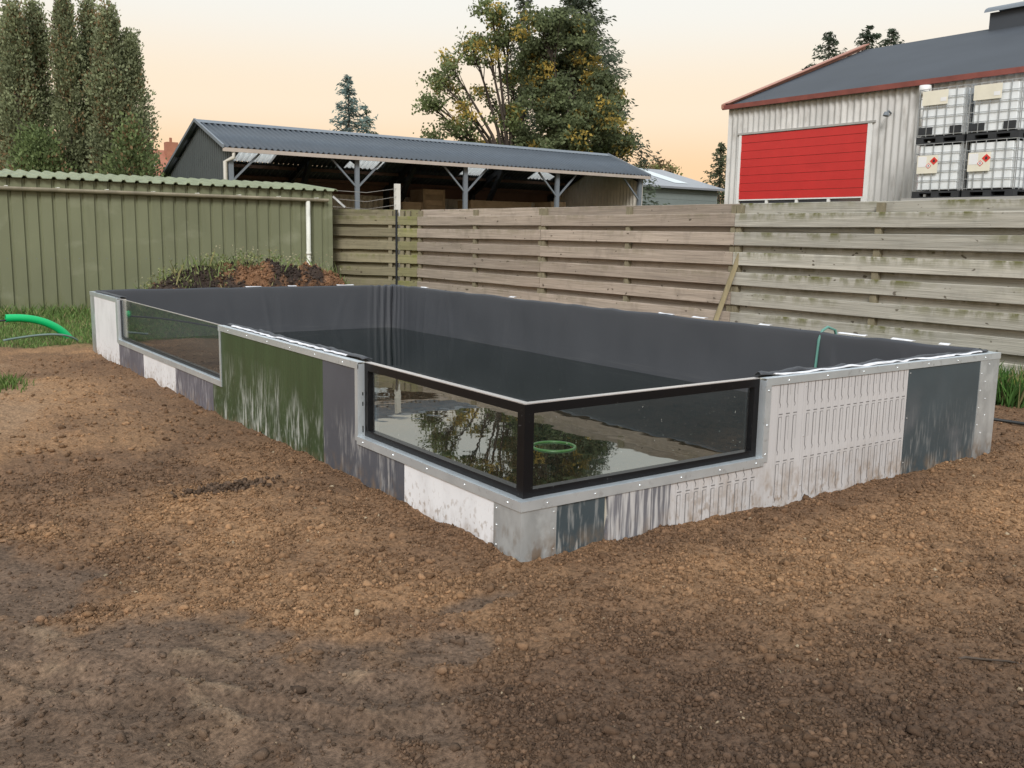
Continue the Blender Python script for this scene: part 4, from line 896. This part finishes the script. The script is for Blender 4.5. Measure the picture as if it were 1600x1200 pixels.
conifer(wpt(572, 48), hh(572, 165, 48), 2.5, (.13, .17, .11), 'small greenish spruce right of the blue spruce', 3500, .22)
def lobed(px, d, lobes, label, cols, leaf=.2, dens=1., limb_h=2.6, seed=3, lim=.05):
    """broadleaf tree: leaf clumps in given lobes (lateral metres, height, radii) with limbs reaching into each"""
    rr = random.Random(seed); rg = np.random.default_rng(seed); x, y = wpt(px, d); t = thing('broadleaf_tree', label, 'tree', (x, y, 0))
    wd_ = MB(); P = []; K = []
    def at(u, v, w): return Vector((x+.814*u+.583*v, y-.583*u+.812*v, w))
    wd_.tube([at(0, 0, -.1), at(.1, 0, limb_h*.5), at(0, 0, limb_h)], [.30, .22, .15], 10)
    for (u, z, ru, rz, dn) in lobes:
        v = rr.uniform(-1, 1)*(1.6 if abs(u) < 2 else .9); c = at(u, v, z); p0 = at(rr.uniform(-.1, .1), 0, limb_h*rr.uniform(.75, 1.0))
        m1 = p0.lerp(c, .35)+Vector((0, 0, .12*(c-p0).length)); m2 = p0.lerp(c, .7)+Vector((rr.uniform(-.2, .2), rr.uniform(-.2, .2), .08*(c-p0).length))
        wd_.tube([p0, m1, m2, c], [.10, .07, .045, .02], 6, caps=False)
        nc = max(5, int(ru*rz*36*dn))
        for i in range(nc):
            a = rg.normal(size=3); a /= np.linalg.norm(a); q = rg.random()**.4
            cc = at(u+a[0]*ru*q, v+a[1]*max(ru, .8)*q, z+a[2]*rz*q); m = int(46*dens*rg.uniform(.5, 1.3))
            P.append(np.array(cc)+np.clip(rg.normal(size=(m, 3)), -1.7, 1.7)*np.array([.2, .2, .14])*rg.uniform(.7, 1.4))
            yel = rg.random() < cols[2]; base = np.array(cols[1] if yel else cols[0])*rg.uniform(.6, 1.45)
            K.append(np.tile(base, (m, 1))*rg.uniform(.75, 1.25, (m, 1)))
            wd_.tube([m2.lerp(c, rr.random()), Vector(cc)], [.028, .008], 3, caps=False)
    wd_.build('trunk', m_bark, t, True)
    crown('crown', np.concatenate(P), leaf, np.concatenate(K), t, up_bias=.15); return t
def plobes(px0, d, L_): 
    o = unproj(px0, 170, d); r = []
    for p, q, a, b, dn in L_:
        w = unproj(p, q, d); r.append(((w.x-o.x)*.814-(w.y-o.y)*.583, w.z, a/1473*d, b/1473*d, dn))
    return r
lobed(803, 40, plobes(803, 40, [(770,28,26,22,.9),(738,72,28,26,.8),(703,100,20,24,.8),(690,128,22,20,.8),(765,85,26,28,.6),(716,150,30,18,.5),(686,170,18,10,.4),(742,190,34,20,.55),(795,55,24,28,.9),(800,120,24,34,.7),(765,140,28,20,.4),(700,205,22,12,.4),(760,222,30,16,.7),(800,185,24,30,.8),(728,225,24,14,.6),(672,165,10,10,.3),(680,215,12,10,.4)]),
    'open maple with yellowing leaves and visible limbs behind the barn', ((.165, .200, .085), (.42, .31, .08), .25), .14, 1.9, 3.4, 4)
lobed(880, 39, plobes(880, 39, [(850,45,36,34,1),(900,60,40,38,1),(845,105,36,42,1),(905,118,46,42,1),(945,150,30,34,.9),(858,165,38,36,1),(922,190,42,36,1),(962,208,24,24,.9),(870,220,44,28,1),(940,238,38,20,1),(832,225,26,24,1),(978,235,14,14,.8),(900,245,40,20,1)]),
    'dense dark green tree with yellow tufts behind the barn', ((.130, .155, .075), (.38, .28, .07), .12), .15, 2.4, 2.8, 9)
conifer(wpt(905, 44, 100), hh(905, -35, 44), 4.4, (.115, .14, .095), 'tall dark spruce behind the dense green tree', 34000, .22, .05, .35, tip=.65)
conifer(wpt(815, 46), 13.6, 1.6, (.09, .11, .075), 'slender pale conifer top between maple and dark spruce', 7000, .2, .3, .6)
lobed(1030, 60, plobes(1030, 60, [(1030,262,13,11,1),(1042,270,9,7,1),(1016,270,9,7,1),(1050,276,7,5,1)]), 'small reddish autumn tree right of the barn', ((.22, .16, .085), (.20, .21, .08), .4), .2, 1.2, 3., 5)
lobed(998, 56, plobes(998, 56, [(996,262,10,9,1),(1006,272,9,8,1)]), 'dull green bush tree beside the dark spruce', ((.15, .155, .09), (.2, .15, .08), .3), .2, 1.2, 3., 8)
conifer(wpt(1126, 58, 250), hh(1126, 224, 58), 2.2, (.12, .14, .08), 'small conifer left of the warehouse corner', 5000, .24)
conifer(wpt(1296, 46, 75), hh(1296, 50, 46), 5.6, (.075, .098, .065), 'dark conifer left of two behind the warehouse roof edge', 11000, .22, tip=.85)
conifer(wpt(1357, 47, 75), hh(1357, 40, 47), 5.6, (.075, .098, .065), 'dark conifer touching the warehouse roof ridge end', 11000, .22, tip=.85)
conifer(wpt(1392, 48, 75), hh(1392, 43, 48), 5.6, (.075, .098, .065), 'dark green conifer top just above the warehouse ridge', 11000, .22, tip=.85)
conifer(wpt(1262, 47, 75), hh(1262, 103, 47), 1.2, (.035, .05, .034), 'small conifer tip at the lower warehouse verge', 1500, .22)

# soil mound with weeds
def mz(x, y):
    e = np.exp(-(((x-2.1)/.75)**2+((y-11.9)/.8)**2))*.75 + np.exp(-(((x-3.35)/.95)**2+((y-12.0)/.9)**2))*1.02 + np.exp(-(((x-4.5)/.7)**2+((y-11.9)/.8)**2))*.66 + np.exp(-(((x-1.4)/.6)**2+((y-11.9)/.7)**2))*.25
    return e*.98*(.86+.3*fbm(x, y, .35, 3)) + (fbm(x, y, .14, 3)-.5)*.20*np.minimum(1, e*3) - .09
mxs, mys = np.meshgrid(np.linspace(.3, 6.2, 150), np.linspace(9.9, 14.0, 110), indexing='ij')
mzv = mz(mxs, mys); tint = fbm(mxs, mys, .45, 3); mk_ = sstep(.44, .58, tint+(fbm(mxs, mys, .06, 2)-.5)*.35)[..., None]; mc = (np.array([.17, .09, .048])*mk_+np.array([.042, .030, .024])*(1-mk_))*(.4+1.2*fbm(mxs, mys, .07, 3))[..., None]
ii = np.arange(150*110).reshape(150, 110); MF = np.stack([ii[:-1, :-1], ii[1:, :-1], ii[1:, 1:], ii[:-1, 1:]], -1).reshape(-1, 4)
tag(npmesh('soil_heap', np.stack([mxs, mys, mzv], -1).reshape(-1, 3), MF, m_soil, smooth=True, col=mc.reshape(-1, 3)), 'heap of dark peaty soil overgrown with weeds behind the pond', 'soil heap')
n = 9000; x = RNG.uniform(.8, 5.6, n); y = RNG.uniform(10.4, 13.2, n); k = mz(x, y) > .06; x, y = x[k], y[k]; n = len(x); sz_ = RNG.uniform(.010, .038, n)*RNG.random(n)**.6+.006
V = octv[None]*(1+RNG.uniform(-.5, .5, (n, 6, 1)))*sz_[:, None, None] + np.stack([x, y, mz(x, y)+sz_*.3], -1)[:, None]
tn = sstep(.44, .58, fbm(x, y, .45, 3)+RNG.normal(0, .06, n))[:, None]; c = (np.array([.18, .095, .05])*tn+np.array([.042, .031, .025])*(1-tn))*RNG.uniform(.5, 1.5, (n, 1))
stuff(tag(npmesh('heap_crumbs', V.reshape(-1, 3), (octf[None]+np.arange(n)[:, None, None]*6).reshape(-1, 3), m_clod, col=np.repeat(c, 6, 0)), 'loose peat crumbs covering the soil heap', 'soil'))
def blades(name, x, y, z, hgt, col, label, cat='grass', w=.007):
    n = len(x); a = RNG.uniform(0, 6.283, n); ln = hgt*RNG.uniform(.5, 1.25, n); bend = RNG.normal(0, .3, (n, 2))*ln[:, None]
    dx, dy = np.cos(a)*w, np.sin(a)*w
    P0 = np.stack([x-dx, y-dy, z], -1); P1 = np.stack([x+dx, y+dy, z], -1)
    P2 = np.stack([x+bend[:, 0]*.4+dx*.7, y+bend[:, 1]*.4+dy*.7, z+ln*.55], -1); P3 = np.stack([x+bend[:, 0], y+bend[:, 1], z+ln], -1)
    V = np.stack([P0, P1, P2, P3], 1).reshape(-1, 3)
    c = np.array(col)[None]*RNG.uniform(.6, 1.4, (n, 1)); c = np.where((RNG.random(n) < .14)[:, None], np.array([.28, .25, .12])[None]*RNG.uniform(.7, 1.2, (n, 1)), c)
    o = stuff(npmesh(name, V, np.arange(n*4).reshape(-1, 4), m_grass, col=np.repeat(c, 4, 0))); return tag(o, label, cat)
n = 22000; x = RNG.uniform(-3.5, 1.0, n); y = RNG.uniform(9.6, 14.25, n)
k = (y + .10*(x+.9) + (fbm(x, y, .5, 2)-.5)*.7 > 9.95); x, y = x[k], y[k]
blades('grass', x, y, soil(x, y)[0]-.01, .07+.16*sstep(12.8, 14.2, y), (.13, .205, .058), 'green grass strip between bare soil and the olive shed')
n = 1500; x = np.concatenate([RNG.normal(2.2, .55, n), RNG.normal(3.6, .65, n//2), RNG.normal(4.7, .5, n//2), RNG.normal(3.2, .3, n//3)]); y = np.concatenate([RNG.normal(12.3, .5, n), RNG.normal(12.75, .35, n//2), RNG.normal(12.3, .5, n//2), RNG.normal(12.5, .2, n//3)])
k = (y > 9.6) & (y < 14.2); x, y = x[k], y[k]
k = fbm(x, y, .5, 2) > .42; x, y = x[k], y[k]
blades('weeds', x, y, np.maximum(mz(x, y), 0)-.02, np.where(RNG.random(len(x)) < .2, .26, .11), (.15, .19, .07), 'weeds growing over the soil heap', 'weeds', .009)
n = 5200; cx_ = RNG.uniform(1.2, 5.6, 70); cy_ = RNG.normal(12.55, .4, 70); j = RNG.integers(0, 70, n); x = cx_[j]+RNG.normal(0, .10, n); y = np.clip(cy_[j]+RNG.normal(0, .10, n), 10.6, 14.1)
z = np.maximum(mz(x, y), 0)+RNG.random(n)**1.5*.24; tone = RNG.random(70)[j][:, None]
V, F, c = cards(np.stack([x, y, z], -1), .05, (np.array([.12, .20, .05])*(1-tone)+np.array([.26, .25, .12])*tone)*RNG.uniform(.7, 1.3, (n, 1)), up_bias=.3)
stuff(tag(npmesh('leafy_weeds', V, F, m_grass, col=c), 'low leafy weeds along the crest of the soil heap', 'weeds'))
# seed heads over the weeds
n = 900; x = RNG.normal(3.2, 1.1, n); y = RNG.normal(12.6, .45, n); k = (y < 14.15) & (y > 10.5) & (x > .8) & (x < 5.4); x, y = x[k], y[k]
z = np.maximum(mz(x, y), 0)+RNG.uniform(.05, .34, len(x)); V, F, c = cards(np.stack([x, y, z], -1), .035, jitter((.33, .30, .19), len(x))); 
stuff(tag(npmesh('seed_heads', V, F, m_grass, col=c), 'pale seed heads above the soil heap', 'weeds'))
n = 2600; x = RNG.uniform(6.45, 7.2, n); y = RNG.uniform(.9, 3.2, n)
blades('tall_grass', x, y, np.zeros(n)-.02, .34, (.07, .15, .035), 'taller green grass at the foot of the fence right of the pond')
n = 420; x = RNG.normal(-1.30, .10, n); y = RNG.normal(6.85, .22, n)
blades('grass_tuft', x, y, np.zeros(n), .10, (.10, .16, .04), 'small grass tuft on bare soil at the left picture edge')
tag(MB().tube([(.711, -1.717, .015), (.77, -1.755, .03), (.827, -1.80, .024), (.87, -1.86, .03), (.95, -1.95, .018)], [.004, .005, .004, .004, .002], 5).build('twig', m_bark, None, True), 'thin dark twig lying on the soil at the lower right', 'twig')
